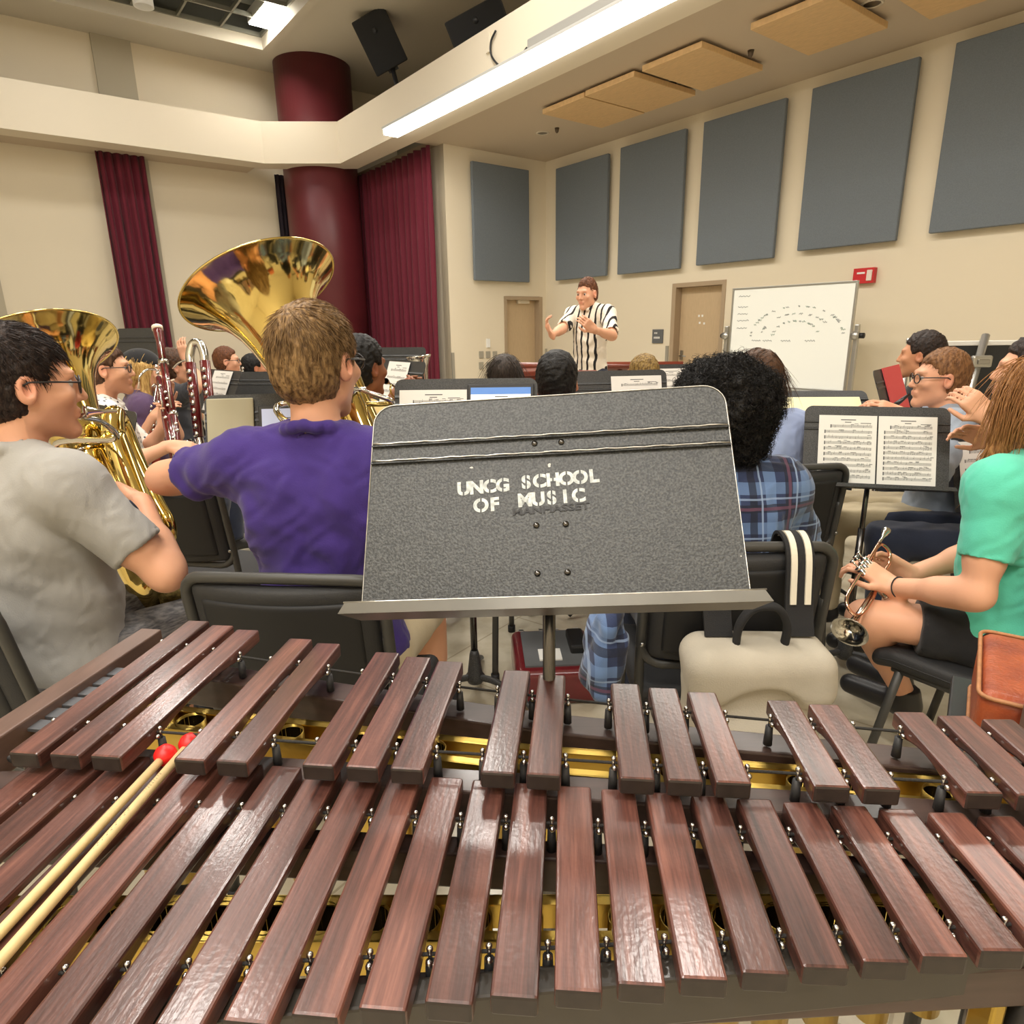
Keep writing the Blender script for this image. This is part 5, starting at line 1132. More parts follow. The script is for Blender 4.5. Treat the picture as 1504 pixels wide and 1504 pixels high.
leadpipe(T1, [T1['at'](.03, -.08, .47), T1['at'](.07, -.1, .36), at(168, 645, 1.9), at(150, 620, 1.82), at(118, 612, 1.72), gr['Wd'](gr['Hd'](0, .15, -.063))], gr['Rb']@(gr['Rh']@V3(0, -1, 0)))
# oval mark printed on the grey sleeve
from mathutils.bvhtree import BVHTree
def on_surface(ctx, o, px, py):
    me = o.data; T = BVHTree.FromPolygons([v.co for v in me.vertices], [p.vertices for p in me.polygons]); a = ctx['Li'](CAM); d = ctx['Rb'].T@unit(ray(px, py)); hit = T.ray_cast(Vector(a), Vector(d)); return (np.array(hit[0]), np.array(hit[1])) if hit[0] is not None else None
hit = on_surface(gr, gr['shirt'], 196, 742)
if hit:
    p_, n_ = hit; R_ = frame_of(n_ if n_ @ (gr['Li'](CAM)-p_) > 0 else -n_); mb = MB(); el_ = lambda a: p_+R_[:, 2]*.0015+R_[:, 0]*.007*math.cos(a)+R_[:, 1]*.014*math.sin(a)
    mb.sweep([el_(a) for a in np.linspace(0, 2*math.pi, 21)[:-1]], .0016, 5, closed=True); mb.sweep([el_(-1.2), p_+R_[:, 2]*.002, el_(1.2)], .0013, 5); mb.build('sleeve_emblem', M_jean, gr['shirt'], local=True)
# --- plaid flannel, big curly hair
h = -.03
af = person('person with large curly black hair in a blue plaid flannel shirt, seen from behind', at(1054, 616, 1.85), head=h, hyaw=.1, hpitch=-.05, shirt=M_plaid, pants=M_jean, skin=SK_BROWN, hair=hair_afro(.148, .03, 7000), hairm=H_BLACK, vox=.0055, sleeve=1.75, bulk=1.1, collar=True, fold=.009)
chair('black chair with a backpack hung on it, under the person in blue plaid', *(af['loc']-fwd(h)*.03+V3(-.02, 0, 0))[:2], h)
# --- mint t-shirt, long hair
h = .5
te = person('person with long honey hair in a mint t-shirt at right, horn in lap', at(1518, 594, 1.75), head=h, hyaw=-.3, lean=.0, shirt=M_teal, pants=M_blk, shortp=True, skin=SK_FAIR, hair=hair_long(.27, .085, n=2600, seed=4, spread=.018), hairm=H_HONEY, vox=.0045, sleeve=.66, wf=1.0, bulk=.96, eyes=True, shortf=.5,
  arms={'L': dict(w=at(1312, 862, 1.95), pole=(-.1, -.5, -1), d=(-.5, .5, .35), up=(.1, -.5, .85), curl=(.5, .7, .5, .5)), 'R': dict(w=at(1335, 845, 2.1), pole=(.6, .3, -.9), d=(-.7, .2, .4), up=(.3, .8, .4))}, fold=.007,
  knees={-1: at(1272, 908, 1.98), 1: at(1325, 885, 2.15)}, feet={-1: V3(1.40, 2.0, .1), 1: V3(1.45, 2.2, .1)})
chair('black chair at right holding the person in mint', *(te['loc']+V3(-.01, -.01, 0))[:2], .6)
el_, w_, d_ = te['AR'][-1][:3]; fa_ = unit(w_-el_); R_ = frame_of(fa_); wr_ = w_-fa_*.02; MB().sweep([wr_+.031*(R_[:, 0]*math.cos(a)+R_[:, 1]*math.sin(a)) for a in np.linspace(0, 2*math.pi, 25)[:-1]], .002, 6, closed=True).build('wristband', M_blk, te['body'], local=True)
trumpet('silver and rose trumpet upright in the lap of the person in mint', at(1302, 780, 2.1), at(1228, 900, 1.86), up=(-.9, -.3, .2), m=M_rose, m2=M_silver)
chair('empty black chair between the grey and purple tuba players', *(at(316, 760, 2.72)*V3(1, 1, 0))[:2], -.2)
# --- straw yellow top with trumpet
h = -.5
ye = person('person with dark cropped hair in a sleeveless straw-yellow top, playing a trumpet', at(533, 541, 2.75), head=h, hyaw=-.15, shirt=M_cream, sleeve=0, pants=M_jean, skin=SK_BROWN, wf=.9, bulk=.93, hair=hair_short(top=.024, side=.016, nape=-.06, rough=.004), hairm=H_BLACK, vox=.007, arms={'R': dict(w=at(592, 590, 2.95), pole=(.6, .0, -1), d=(.3, .5, .5), up=(.6, .3, .6)), 'L': dict(w=at(578, 585, 3.05), pole=(-.4, .4, -1), d=(.4, .5, .4), up=(-.3, .8, .4))}, noleg=False)
chair('black chair under the person in the straw-yellow top', *(ye['loc']-fwd(h)*.03)[:2], h)
mp = ye['Wd'](ye['Hd'](0, .125, -.062)); trumpet('gold trumpet at the lips of the person in straw yellow', mp, at(604, 583, 3.2))
# --- row of heads beyond the front stand
def seated(label, px, py, t, hair, hairm, shirt, ch=True, **k):
    p = at(px, py, t); h = k.pop('head', face_cond(p)); c = person(label, p, head=h, hair=hair, hairm=hairm, shirt=shirt, vox=k.pop('vox', .008), **k)
    if ch: chair('black chair under the '+ch if isinstance(ch, str) else 'black chair', *(c['loc']-fwd(h)*.03)[:2], h)
    return c, h
seated('person with dark brown hair beyond the tablet on the stand, seen from behind', 744, 553, 3.9, hair_long(.3, .085, n=700), H_GREY, M_blk, 'person with dark brown hair beyond the tablet', skin=SK_TAN, wf=.9)
seated('person with cropped black hair in red, seen from behind above the front stand', 818, 562, 2.7, hair_short(top=.016, side=.011, nape=-.085, ntuft=900, tl=.016), H_BLACK, cloth('dark_red_cotton', s2l(150, 30, 40)), 'person with cropped black hair in red', skin=SK_TAN, vox=.007)
seated('person with gold-tipped short hair in a peach patterned shirt', 943, 553, 3.7, hair_short(top=.01, side=.004, nape=-.06), H_GOLD, M_peach, 'person in the peach patterned shirt', skin=SK_BROWN, hyaw=.35, beard=(.6, .62, .62), collar=True)
seated('person with long brown hair in a pale blue shirt, behind the curly-haired person', 1108, 560, 2.7, hair_long(.48, .085, n=1400, seed=8), H_BROWN, M_lblue, 'person in the pale blue shirt', skin=SK_FAIR, wf=.92, vox=.007, sleeve=.8)
bl, h = seated('person in a blue-grey shirt and glasses facing left, playing a clarinet', 1380, 557, 2.85, hair_short(top=.018, side=.006, nape=-.06, ntuft=900, tl=.03), H_GINGER, M_bgrey, 'clarinet player in blue-grey', head=1.15, hyaw=.2, pants=M_khaki, skin=SK_FAIR, glasses=True, vox=.006, collar=True, eyes=True, sleeve=1.6,
  arms={'L': dict(w=at(1325, 610, 2.6), pole=(-.2, -.8, -1), d=(-.8, .2, .3), up=(0, -.7, .6)), 'R': dict(w=at(1322, 640, 2.75), pole=(.2, .5, -1), d=(-.8, .1, .2), up=(0, .7, .6))})
mo = bl['Wd'](bl['Hd'](0, .11, -.065)); clarinet('black clarinet played by the person in blue-grey', mo, mo+unit(fwd(h)*.75+V3(0, 0, -.75))*.6)
seated('person with dark swept hair partly hidden behind the clarinet player', 1352, 523, 3.7, hair_short(top=.026, side=.012, nape=-.06), H_DBROWN, M_blk, 'person behind the clarinet player', skin=SK_TAN, head=.9)
fl, h = seated('person at the right edge hidden behind the mint shirt, hands on a clarinet', 1512, 545, 2.45, hair_short(), H_DBROWN, M_blk, 'person at the right edge behind the mint shirt', head=1.0, skin=SK_FAIR, vox=.006, arms={'L': dict(w=at(1452, 612, 2.25), pole=(.3, -.8, -1), d=(-.5, .2, .5), up=(-.3, -.8, .3), curl=(.7, .7, .4, .5)), 'R': dict(w=at(1462, 650, 2.35), pole=(.6, .5, -1), d=(-.7, .2, .3), up=(0, .7, .6))})
mo = fl['Wd'](fl['Hd'](0, .11, -.065)); clarinet('dark clarinet with silver keys at the right edge beside the honey hair', mo, at(1416, 652, 2.8))
# --- left wing: bassoons, low clarinet, horns
po, h = seated('person in a white dotted shirt and glasses, playing a bassoon', 158, 543, 3.25, hair_short(top=.02, side=.01, nape=-.06, ntuft=900, tl=.03), H_BROWN, M_white_sh, 'bassoon player in the white dotted shirt', head=-1.05, hyaw=-.15, skin=SK_FAIR, glasses=True, beard=(.28, .34, .36), vox=.006, eyes=True, belly=.03, bulk=1.08, collar=True, sleeve=.8, pants=M_jean,
  arms={'R': dict(w=at(250, 655, 3.12), pole=(.2, -.7, -.9), d=(.9, .2, -.15), up=(.1, -.5, .8)), 'L': dict(w=at(240, 625, 3.4), pole=(-.3, .5, -1), d=(.3, -.3, .6), up=(.5, .6, .4))})
bassoon('tall dark red bassoon rising in front of the person in the dotted shirt', at(231, 482, 3.42), at(262, 652, 3.2)-V3(0, 0, .12), bocal=[at(216, 543, 3.36), at(205, 553, 3.29), po['Wd'](po['Hd'](0, .13, -.062))])
ca, h = seated('person with blond hair under a backward black cap, playing a bassoon', 212, 546, 3.95, hair_long(.2, .06, n=400), H_LBLOND, M_plum, 'bassoon player in the backward cap', head=-1.0, hyaw=-.1, wf=.9, skin=SK_FAIR, vox=.007, eyes=True, arms={'R': dict(w=at(226, 612, 3.8), pole=(.1, -.6, -1), d=(.5, .1, .4), up=(.2, -.6, .7)), 'L': dict(w=at(240, 590, 4.05), pole=(-.3, .5, -1), d=(.3, 0, .6), up=(0, .8, .4))})
def cap_piece(c):
    F = Field(.005); Hd, Rh = c['Hd'], c['Rh']; F.ell(Hd(0, -.015, .045), V3(.09, .112, .095), Rh, k=.01); F.plane(Hd(0, 0, .035), Rh@V3(0, .12, -1), .004); F.ell(Hd(0, -.15, .03), V3(.07, .07, .012), Rh@rotx(.35), k=.02)
    V, Q = F.mesh(); return smooth_obj('backward_cap', V, Q, M_blk, c['body'])
cap_piece(ca)
bassoon('red-brown bassoon slanting across the person in the backward cap', at(236, 555, 3.85), at(218, 640, 3.7)-V3(0, 0, .25), red=M_maple2, bocal=[at(230, 566, 3.85), at(224, 568, 3.83), ca['Wd'](ca['Hd'](0, .13, -.062))])
up_, h = seated('person in a dark t-shirt with one arm raised to the head', 256, 540, 4.9, hair_short(top=.03, side=.02, nape=-.08), H_BROWN, cloth('charcoal_cotton', s2l(52, 54, 62)), 'person with the raised arm', head=-.9, skin=SK_FAIR, eyes=True, arms={'R': dict(w=at(273, 527, 4.7), pole=(.5, -.4, -1), d=(-.2, 0, 1), up=(0, -1, .1)), 'L': dict(w=at(285, 575, 5.0), pole=(-.3, .5, -1), d=(.5, .1, .4), up=(0, .8, .4))})
low_clarinet('contrabass clarinet with bright looped top bow beside the raised arm', at(288, 513, 4.0), at(296, 600, 3.9)-V3(0, 0, .3), V3(0, 1, 0))
rh, h = seated('distant person with auburn hair and glasses playing a silver horn', 334, 531, 5.9, hair_short(top=.02, side=.01), H_AUB, cloth('blue_cotton', s2l(60, 84, 116)), 'distant person with auburn hair', head=-1.2, hyaw=-.1, skin=SK_FAIR, eyes=True, glasses=True, beard=(.15, .25, .3), vox=.009)
trumpet('small silver trumpet played by the distant auburn-haired person', rh['Wd'](rh['Hd'](0, .125, -.062)), at(356, 556, 5.6), m=M_silver)
seated('distant person with black hair just left of the tuba bell pipe', 374, 541, 6.3, hair_short(top=.024, side=.014), H_BLACK, M_blk, 'distant person with black hair', head=-1.0, skin=SK_MID, vox=.009)
# --- conductor
h = math.pi-.7
co = person('person conducting in a black and cream striped shirt, both hands raised', COND, head=h, hyaw=.0, hpitch=-.14, pose='stand', shirt=M_stripe, pants=M_jean, skin=SK_FAIR, hair=hair_short(top=.022, side=.003, nape=-.05, ntuft=900, tl=.035), hairm=H_AUB, vox=.006, eyes=True, sleeve=.85, wf=.96, bulk=.92, collar=True,
  arms={'R': dict(w=at(805, 497, 5.3), pole=(-.1, .1, -1), d=(-.45, -.1, .85), up=(-.6, .2, -.3), curl=(.5, .7, .5, .5)), 'L': dict(w=at(872, 484, 5.2), pole=(.8, .1, -.7), d=(-.6, -.3, .5), up=(-.3, -.8, .3), curl=(.5, .7, .5, .5))})
# ================================================ STANDS AND WHAT LIES ON THEM
S1 = music_stand('scuffed black music stand with stencilled white lettering, front and centre', (.049, .8668, 1.1941), -.1314, -.5997, -.0689, detail=True)
S2 = music_stand('black music stand holding two open pages, left of the mint shirt', (1.3926, 2.4555, .9619), -.2458, -.3477, .0061)
sheet('left page of the open music left of the mint shirt', S2, -.1, .205, .272, staves=10, seed=1); sheet('right page of the open music left of the mint shirt', S2, .108, .2, .272, staves=11, seed=2)
S3 = music_stand('black music stand left of the purple shirt, holding a beige card and tablet', at(415, 645, 2.25), .12, -.3)
c_ = MB(); c_.hexa([S3['W'](p) for p in ((-.245, -.012, -.15), (-.09, -.012, -.15), (-.09, -.004, -.15), (-.245, -.004, -.15))], [S3['W'](p) for p in ((-.245, -.012, .145), (-.09, -.012, .145), (-.09, -.004, .145), (-.245, -.004, .145))])
tag(c_.build('tablet_cover', mat('beige_cover', s2l(178, 172, 146), .7), bevel=.004), 'plain beige cover panel standing on the music stand left of the purple shirt', 'cover')
tablet('tablet with pale blue music page beside the beige cover', S3, .02, .19, .27)
S4 = music_stand('black music stand of the grey-shirted tuba player, seen edge-on', at(155, 662, 2.35), -.75, -.3)
sheet('white page on the stand between the grey shirt and his tuba', S4, .02, .21, .27, staves=9, seed=5); sheet('second white page leaning on the grey tuba player\'s stand', S4, .16, .16, .26, staves=9, seed=6)
S6 = music_stand('black music stand directly behind the scuffed front stand', at(684, 622, 2.3), -.05, -.28)
sheet('white page on the stand behind the scuffed front stand', S6, -.115, .24, .27, staves=8, seed=7); tablet('tablet with blue header showing music, behind the scuffed front stand', S6, .125, .235, .29, hdr=True, blue=False)
S7 = music_stand('black music stand in front of the straw-yellow top', at(582, 572, 3.5), -.95, -.35); sheet('pair of white music pages before the straw-yellow top', S7, -.03, .25, .3, staves=6, seed=9)
S8 = music_stand('far black music stand beyond the straw-yellow top, in front of the curtain', at(580, 541, 5.0), -.3, -.2)
S9 = music_stand('grey-black stand with ridges left of the peach shirt', at(906, 592, 3.15), .1, -.3); sheet('white page on the ridged stand by the peach shirt', S9, .1, .25, .28, staves=6, seed=11)
S10 = music_stand('stand with a white page right of the peach shirt', at(990, 570, 4.3), .1, -.3); sheet('white page right of the peach shirt', S10, -.02, .3, .28, staves=6, seed=12)
S11 = music_stand('low black stand partly hidden behind the mint shoulder', at(1486, 690, 2.62), .1, -.3); sheet('white page beside the mint shoulder, partly hidden', S11, -.12, .22, .27, staves=6, seed=13); sheet('sliver of white page behind the honey hair', S11, .1, .2, .28, staves=6, seed=14)
S12 = music_stand('stand with a steeply tilted white page near the contrabass clarinet', at(320, 576, 4.4), -.75, -.45); sheet('steeply tilted white page near the contrabass clarinet', S12, .0, .28, .3, staves=6, seed=15)
S13 = music_stand('low black stand before the distant black-haired person', at(374, 578, 4.7), -.2, -.3)
S14 = music_stand('raised black stand with ridges behind the backward cap', at(204, 516, 4.6), -.5, -.15)
S15 = music_stand('stand holding a red folder in front of the clarinet player', at(1312, 585, 3.3), .85, -.35)
f_ = MB(); f_.hexa([S15['W'](p) for p in ((-.1, -.01, -.15), (.11, -.04, -.15), (.11, -.034, -.15), (-.1, -.004, -.15))], [S15['W'](p) for p in ((-.1, -.01, .16), (.11, -.04, .16), (.11, -.034, .16), (-.1, -.004, .16))])
tag(f_.build('music_folder', mat('red_card', s2l(222, 84, 86), .6)), 'open red folder on the stand before the clarinet player', 'folder')
S16 = music_stand('stand under the whiteboard carrying a wide cream page', at(1205, 608, 3.3), -.1, -.85); sheet('wide cream page lying below the whiteboard', S16, .0, .42, .26, staves=0, m=mat('cream_page', s2l(246, 240, 196), .8))
# silver instrument resting upright behind the stands
q = at(620, 556, 4.6); e = empty('euphonium', q-V3(0, 0, .3)); tag(e, 'small silver horn standing bell-up before the maroon curtain', 'euphonium')
MB().lathe([(.02, -.3), (.03, -.15), (.04, -.02), (.055, .08), (.075, .13), (.09, .155), (.086, .16), (.06, .12), (.03, .0)], q, unit(V3(-.12, 0, 1)), 30).build('bell', M_silver, e)
MB().sweep(catmull([q+V3(.02, 0, -.28), q+V3(.03, -.02, -.36), q+V3(.1, -.03, -.34), q+V3(.1, -.03, -.2), q+V3(.07, -.05, -.08), q+V3(.04, -.07, -.1)], 6), .018, 12).build('tubing', M_silver, e)
for i in range(3): MB().cyl(q+V3(.0+.028*i, -.075, -.25), q+V3(.0+.028*i, -.075, -.07), .013, seg=14).build('valve', M_silver, e)
ee = empty('instrument_stand', q*V3(1, 1, 0)); tag(ee, 'slim black peg stand under the small silver horn', 'stand')
MB().cyl((0, 0, .02), (0, 0, q[2]-.31), .012, seg=10).build('peg', M_black, ee, local=True); MB().lathe([(.12, 0), (.12, .01), (.02, .02)], seg=20, cap=True).build('foot', M_black, ee, local=True)
# ================================================ BOARDS, PODIUM, CASES
M_alu = mat('brushed_aluminium', s2l(186, 186, 182), .35, .9)
def board(name, label, cat, q, v, face, marks=False):
    P = [onpl(x, y, W(0, v, 0), D2) for x, y in q]; u = [((p-CORN)@(-D1)) for p in P]; u0, u1 = (u[0]+u[3])/2, (u[1]+u[2])/2; z1 = (P[0][2]+P[1][2])/2; z0 = (P[2][2]+P[3][2])/2
    e = empty(name, W((u0+u1)/2, v, 0), UANG); tag(e, label, cat)
    ubox(MB(), u0, u1, v-.02, v, z0, z1).build('panel', face, e, bevel=.003)
    f = .022
    for a in ((u0-f, u1+f, z1, z1+f), (u0-f, u1+f, z0-f, z0), (u0-f, u0, z0, z1), (u1, u1+f, z0, z1)): ubox(MB(), a[0], a[1], v-.028, v+.008, a[2], a[3]).build('frame_rail', M_alu, e, bevel=.003)
    ubox(MB(), u0+.05, u1-.05, v+.008, v+.07, z0-.035, z0-.02).build('pen_tray', M_alu, e, bevel=.004)
    zm = z0+(z1-z0)*.52
    for a in (u0-.07, u1+.07):
        ubox(MB(), a-.025, a+.025, v-.035, v+.015, .1, zm+.12).build('upright', M_alu, e, bevel=.01); MB().cyl(W(a, v+.015, zm), W(a, v+.05, zm), .045, seg=20).build('pivot_disc', M_alu, e); MB().cyl(W(a+(.03 if a > u0+.1 else -.03), v-.01, zm+.0), W(a+(.08 if a > u0+.1 else -.08), v-.01, zm), .03, seg=16).build('pivot_knob', M_black, e)
        ubox(MB(), a-.03, a+.03, v-.28, v+.28, .05, .1).build('foot_bar', M_alu, e, bevel=.01)
        for s in (-.24, .24): MB().cyl(W(a-.012, v+s, .03), W(a+.012, v+s, .03), .03, seg=16).build('caster', M_black, e)
    ubox(MB(), u0-.05, u1+.05, v-.02, v+.02, .22, .26).build('cross_bar', M_alu, e)
    return e, u0, u1, z0, z1
M_wb = mat('whiteboard_enamel', s2l(240, 243, 238), .18, coat=.3)
wb, u0, u1, z0, z1 = board('whiteboard', 'wheeled whiteboard with faint marker scribbles beneath the acoustic panels', 'whiteboard', [(1076, 429), (1256, 412), (1240, 574), (1071, 563)], .75, M_wb)
r = np.random.default_rng(12); mk = MB(); mk2 = MB(); Hh = z1-z0; Ww = u1-u0
def stroke(m, a, b, w, wob=.006, n=10):
    m.sweep([W(u0+Ww*(a+w*i/n), .7515, z0+Hh*b+wob*math.sin(i*2.3+b*40)*(.4+r.random())) for i in range(n+1)], .0035, 4)
for k in range(60):
    t = r.random()*math.pi; rad = .2+.1*r.integers(0, 3); a, b = .56-rad*math.cos(t)*.95, .52+rad*.72*math.sin(t); stroke(mk if r.random() < .6 else mk2, a, b, .012+.02*r.random(), .01, 5)
for b in (.93, .82, .75, .68, .6): stroke(mk, .05, b, .08+.03*r.random(), .008, 9)
for a in (.2, .3, .46, .66): stroke(mk, a, .47, .08, .01, 10)
mk.build('marker_scribble', mat('grey_marker', s2l(146, 150, 150), .7), wb); mk2.build('marker_scribble', mat('green_marker', s2l(150, 168, 156), .7), wb)
# black board on aluminium posts at the right
bb = empty('mobile_board', at(1470, 700, 4.3)*V3(1, 1, 0)); tag(bb, 'black mobile board with aluminium strap and clamp at the right edge', 'board')
c_ = at(1478, 560, 4.3); Rb_ = rotz(-.12)
MB().box(c_*V3(1, 1, 0)+V3(0, 0, .72), (.98, .03, 1.1), Rb_).build('panel', mat('blackboard', s2l(38, 40, 42), .6), bb)
zt = .72+.55
MB().box(c_*V3(1, 1, 0)+V3(0, 0, zt+.015), (1.02, .045, .03), Rb_).build('frame_rail', M_white, bb, bevel=.004)
pa, pb = at(1447, 497, 4.2), at(1414, 610, 4.05)
MB().sweep([pa+V3(0, 0, .02), pb, pb+(pb-pa)*.6], .02, 8, sx=1.2).build('strap', M_alu, bb); pc_ = at(1441, 531, 4.12); MB().box(pc_, (.12, .04, .075), Rb_).build('clamp', M_alu, bb, bevel=.012); MB().box(pc_+V3(0, -.025, 0), (.07, .012, .03), Rb_).build('clamp_plate', M_metal, bb, bevel=.004)
p_ = at(1337, 500, 4.5); MB().cyl(p_*V3(1, 1, 0)+V3(0, 0, .0), p_, .018, seg=12).cyl(p_-V3(0, 0, .02), p_+V3(0, 0, .015), .025, seg=12).build('post', M_alu, bb)
for s in (-.42, .42): MB().box(c_*V3(1, 1, 0)+Rb_@V3(s, 0, 0)+V3(0, 0, .09), (.04, .5, .17), Rb_).build('foot', M_alu, bb, bevel=.01)
# conductor's podium rail
M_cherry = mat('cherry_wood', s2l(122, 52, 34), .35, coat=.4, var=.25, vscale=5, stretch=(1, 8, 8))
ra, rb = at(1003, 540, 6.3), at(742, 537, 6.6)
e = empty('podium_rail', (ra+rb)/2*V3(1, 1, 0)); tag(e, 'reddish wooden guard rail behind the conductor', 'rail'); ra[2] = rb[2] = (ra[2]+rb[2])/2
MB().sweep([ra, rb], .045, 4).build('top_rail', M_cherry, e)
for t in (.02, .34, .66, .98): p_ = ra+(rb-ra)*t; MB().cyl(p_*V3(1, 1, 0), p_-V3(0, 0, .03), .022, seg=12).build('rail_post', M_cherry, e)
pq = at(776, 560, 6.2); o = MB().box(pq*V3(1, 1, 0)+V3(0, 0, .5), (.5, .35, 1.0), rotz(.2)).box(pq*V3(1, 1, 0)+V3(0, 0, 1.02), (.56, .42, .05), rotz(.2)).build('wooden_cabinet', M_cherry, bevel=.01); tag(o, 'reddish wooden cabinet behind the cropped black hair, left of the conductor', 'cabinet')
pq = at(850, 552, 5.0); e = empty('conductor_desk', pq*V3(1, 1, 0)); tag(e, 'dark cherry conductor desk in front of the striped shirt', 'desk'); pz = pq[2]
MB().box(pq+V3(0, 0, .0), (.3, .22, .02), rotx(.25)).build('desk_top', M_cherry, e, bevel=.004); MB().box(pq+V3(0, -.1, .02), (.3, .016, .03)).build('ledge', M_cherry, e); MB().box(pq+V3(0, 0, -pz/2), (.09, .09, pz-.03)).build('pedestal', M_cherry, e); MB().box(pq*V3(1, 1, 0)+V3(0, 0, .02), (.42, .36, .04)).build('base', M_cherry, e, bevel=.005)
# leather case on a low table at the right
A_ = at(1441, 922, 1.24); zb_ = .735; R_ = rotz(-.62); F_ = Field(.007); hx, hy, hz = .2, .14, (A_[2]-zb_)/2
F_.box((hx, -hy, -hz), (hx, hy, hz), rad=.022); V, Q = F_.mesh(); cc_ = empty('instrument_case', A_+R_@V3(hx, -hy, -hz*2), -.62); tag(cc_, 'worn orange-brown leather case at the right edge', 'case')
M_leath = mat('tan_leather', s2l(178, 86, 40), .45, bump=.2, bscale=140, var=1, vscale=11, vcol=s2l(134, 56, 30), coat=.15)
V = V-V3(hx, -hy, -hz*2); smooth_obj('case_shell', V, Q, M_leath, cc_)
M_piping = mat('worn_piping', s2l(186, 128, 84), .6, var=.3, vscale=50)
for z in (.004, hz*2-.004):
    rr = .02; pts = []
    for cx, cy, a0 in ((hx-rr, hy-rr, 0), (-hx+rr, hy-rr, 90), (-hx+rr, -hy+rr, 180), (hx-rr, -hy+rr, 270)):
        for k in range(5): a = math.radians(a0+22.5*k); pts.append((cx+rr*math.cos(a), cy+rr*math.sin(a), z))
    MB().sweep(pts, .0035, 6, closed=True).build('edge_piping', M_piping, cc_, local=True)
te_ = empty('side_table', A_*V3(1, 1, 0)+R_@V3(hx, -hy, 0), -.62); tag(te_, 'black low table carrying the orange-brown leather case', 'table')
MB().box((0, 0, zb_-.0125), (.46, .34, .024)).build('table_top', M_black, te_, local=True, bevel=.004)
for sx_ in (-1, 1):
    for sy_ in (-1, 1): MB().cyl((sx_*.2, sy_*.14, 0), (sx_*.2, sy_*.14, zb_-.025), .013, seg=12).build('leg', M_tube, te_, local=True)
# red case on the floor behind the front stand
q = onz(812, 1000, .0); e = empty('instrument_case', q, .05); e.location[2] = 0; tag(e, 'dark red open instrument case standing on the floor behind the front stand', 'case'); M_oxb = mat('oxblood_leather', s2l(110, 30, 36), .3, coat=.4, var=.2, vscale=14); M_lin = mat('grey_lining', s2l(96, 98, 100), .8)
F_ = Field(.007); F_.box((0, 0, .075), (.165, .19, .075), rad=.03); V, Q = F_.mesh(); smooth_obj('case_shell', V, Q, M_oxb, e)
MB().box((0, -.0, .151), (.25, .3, .012)).build('lining', M_lin, e, local=True); MB().box((.1, .02, .17), (.07, .17, .04)).build('pouch', M_black, e, local=True, bevel=.01); MB().box((-.02, -.07, .16), (.09, .09, .006)).build('card', M_paper, e, local=True)
for x in (-.12, -.03, .03, .12): MB().box((x, .18, .14), (.025, .016, .02)).build('latch', M_metal, e, local=True, bevel=.003)
# backpack hung on the plaid player's chair
M_canvas = mat('cream_canvas', s2l(192, 184, 168), .85, bump=.2, bscale=300, var=.12, vscale=8); M_web = mat('black_webbing', s2l(30, 30, 32), .8, bump=.2, bscale=500); M_web2 = mat('cream_stripe', s2l(228, 222, 204), .8)
hb = -.03; o_ = af['loc']-fwd(hb)*.03; RB = rotz(hb); BP = lambda x, y, z: o_+V3(-.02, 0, 0)+RB@V3(x, y, z)
e = empty('backpack', BP(.02, -.37, .33), hb); tag(e, 'cream canvas backpack with black straps hanging from a chair back', 'backpack')
F_ = Field(.007); F_.box((0, 0, .15), (.168, .07, .2), rad=.06, k=.03); F_.box((0, -.07, .1), (.125, .05, .11), rad=.045, k=.03); V, Q = F_.mesh(); V = V+vnormals(V, Q)*folds(V, 30, .008, 8)[:, None]; smooth_obj('bag_body', V, Q, M_canvas, e)
F_ = Field(.006); F_.box((0, -.012, .3), (.172, .085, .075), rad=.05, k=.03); F_.ell((0, -.1, .215), (.1, .08, .075), k=.015, sub=True); V, Q = F_.mesh(); V = V+vnormals(V, Q)*folds(V, 26, .006, 9)[:, None]; smooth_obj('bag_flap', V, Q, M_canvas, e)
MB().sweep(catmull([(-.055, -.02, .35), (-.055, -.03, .42), (-.032, -.035, .465), (0, -.037, .475), (.032, -.035, .465), (.055, -.03, .42), (.055, -.02, .35)], 6), .009, 8, sx=1.6).build('carry_handle', M_web, e, local=True)
for x, sgn in ((-.09, -1), (.1, 1)):
    q = [(x, -.0, .38), (x*1.02, .03, .45), (x*1.03, .055, .565), (x*1.03, .1, .6), (x*1.03, .15, .58), (x*1.0, .16, .46)]
    def ribbon(q, w, lift=0.):
        mb = MB(); P = catmull(q, 6); vs = []
        for i, p in enumerate(P):
            t = unit(P[min(i+1, len(P)-1)]-P[max(i-1, 0)]); n_ = unit(np.cross(V3(1, 0, 0), t))
            for dx in (-w/2, w/2):
                for dn in (-.004, .004): vs.append(p+V3(dx, 0, 0)-n_*(dn*(-1)) + n_*lift)
        fs = []
        for i in range(len(P)-1):
            a = 4*i; fs += [(a, a+2, a+6, a+4), (a+1, a+5, a+7, a+3), (a, a+4, a+5, a+1), (a+2, a+3, a+7, a+6)]
        fs += [(0, 1, 3, 2), (4*len(P)-4, 4*len(P)-2, 4*len(P)-1, 4*len(P)-3)]; return mb.add(vs, fs, False)
    st_ = ribbon(q, .065).build('shoulder_strap', M_web, e, local=True)
    for dx in (-.016, .018): ribbon([np.array(p)+V3(dx, 0, 0) for p in (q[1], q[2], q[3], q[4])], .014, lift=-.0052 if False else .0045).build('cream_stripe', M_web2, st_, local=True)
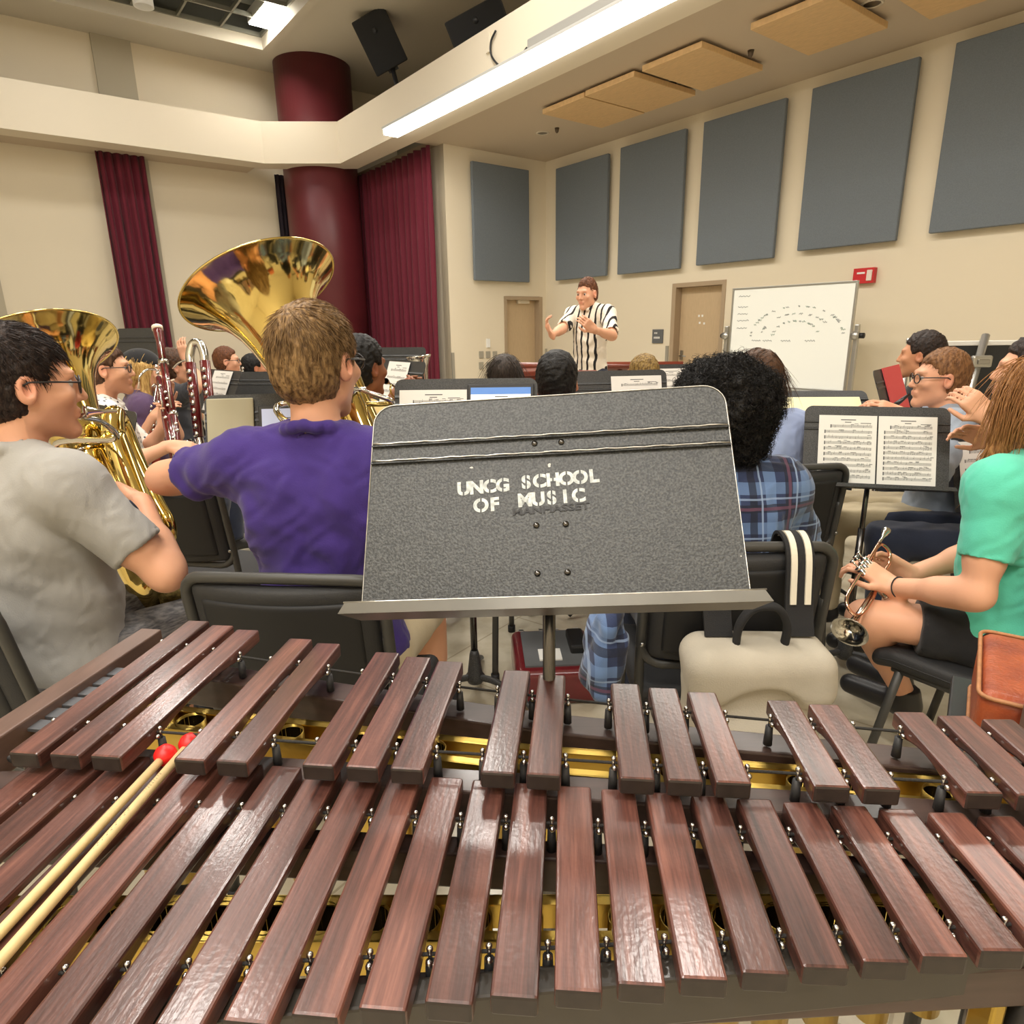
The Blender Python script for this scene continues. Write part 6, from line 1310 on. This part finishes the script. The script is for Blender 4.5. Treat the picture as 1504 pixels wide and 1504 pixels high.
# plaid jacket bundled at the chair's left side
F_ = Field(.008); jc = at(893, 948, 1.7); F_.ell(jc+V3(0, 0, .03), V3(.045, .09, .1), k=.04); F_.ell(jc+V3(-.02, -.02, -.05), V3(.05, .08, .09), k=.05)
tag(sdf_obj(F_, 'flannel_jacket', M_plaid, None, fold=lambda V: folds(V, 70, .014, 21)), 'bundled blue plaid cloth hanging beside the chair with the backpack', 'jacket')
# ================================================ LIGHTS AND CAMERA
def area(name, p, size, power, col=(1, .955, .885), rot=(0, 0, UANG), sy=None):
    L = bpy.data.lights.new(name, 'AREA'); L.energy = power; L.color = col; L.size = size
    if sy: L.shape = 'RECTANGLE'; L.size_y = sy
    o = bpy.data.objects.new(name, L); o.location = Vector(p); o.rotation_euler = rot; COL.objects.link(o); return o
LP = [(lu, lv)]
for i, (u, v) in enumerate([(lu+2.6, lv-.2), (lu+5.0, lv+.2), (lu+1.2, lv+3.2), (lu+4.0, lv+3.2)]):
    LP.append((u, v))
for i, (u, v) in enumerate(LP):
    area('grid_lamp_light', W(u, v, ZU+.04), .5, LAMP_W*(.35 if i == 0 else 1))
for u, v in [(GU1+1.2, GV0+1), (GU1+1.2, GV0+4), (GU1+3.2, GV0+.5), (GU1+3.2, GV0+4)]:
    area('ceiling_lamp_light', W(u, v, ZU-.05), .6, LAMP_W)
area('strip_light', W((la+lb)/2, 3.2, ZB-.06), lb-la, STRIP_W, (1, .95, .88), (0, 0, UANG), .22)
for u, v in [(8.2, 9.4), (10.6, 9.4), (9.4, 11.2), (11.9, 11.2), (12.3, 8.6)]: area('rear_fill_light', W(u, v, ZU-.05), .9, REAR_W)  # unseen lamps added above and behind the camera to brighten foreground and players
wd = bpy.data.worlds.new('World'); SC.world = wd; wd.use_nodes = True
wd.node_tree.nodes['Background'].inputs[0].default_value = (1, .94, .86, 1); wd.node_tree.nodes['Background'].inputs[1].default_value = .05
cd = bpy.data.cameras.new('Camera'); cam = bpy.data.objects.new('Camera', cd); COL.objects.link(cam)
cd.sensor_fit = 'HORIZONTAL'; cd.sensor_width = 36; cd.lens = 36*FPX/1504; cd.clip_start = .02
R = np.stack([_R, _U, -_F], 1); cam.matrix_world = mat4(R, CAM); SC.camera = cam
SC.view_settings.view_transform = 'Standard'; SC.view_settings.look = 'None'; SC.view_settings.gamma = 1; SC.view_settings.use_curve_mapping = False
SC.view_settings.exposure = EXPO
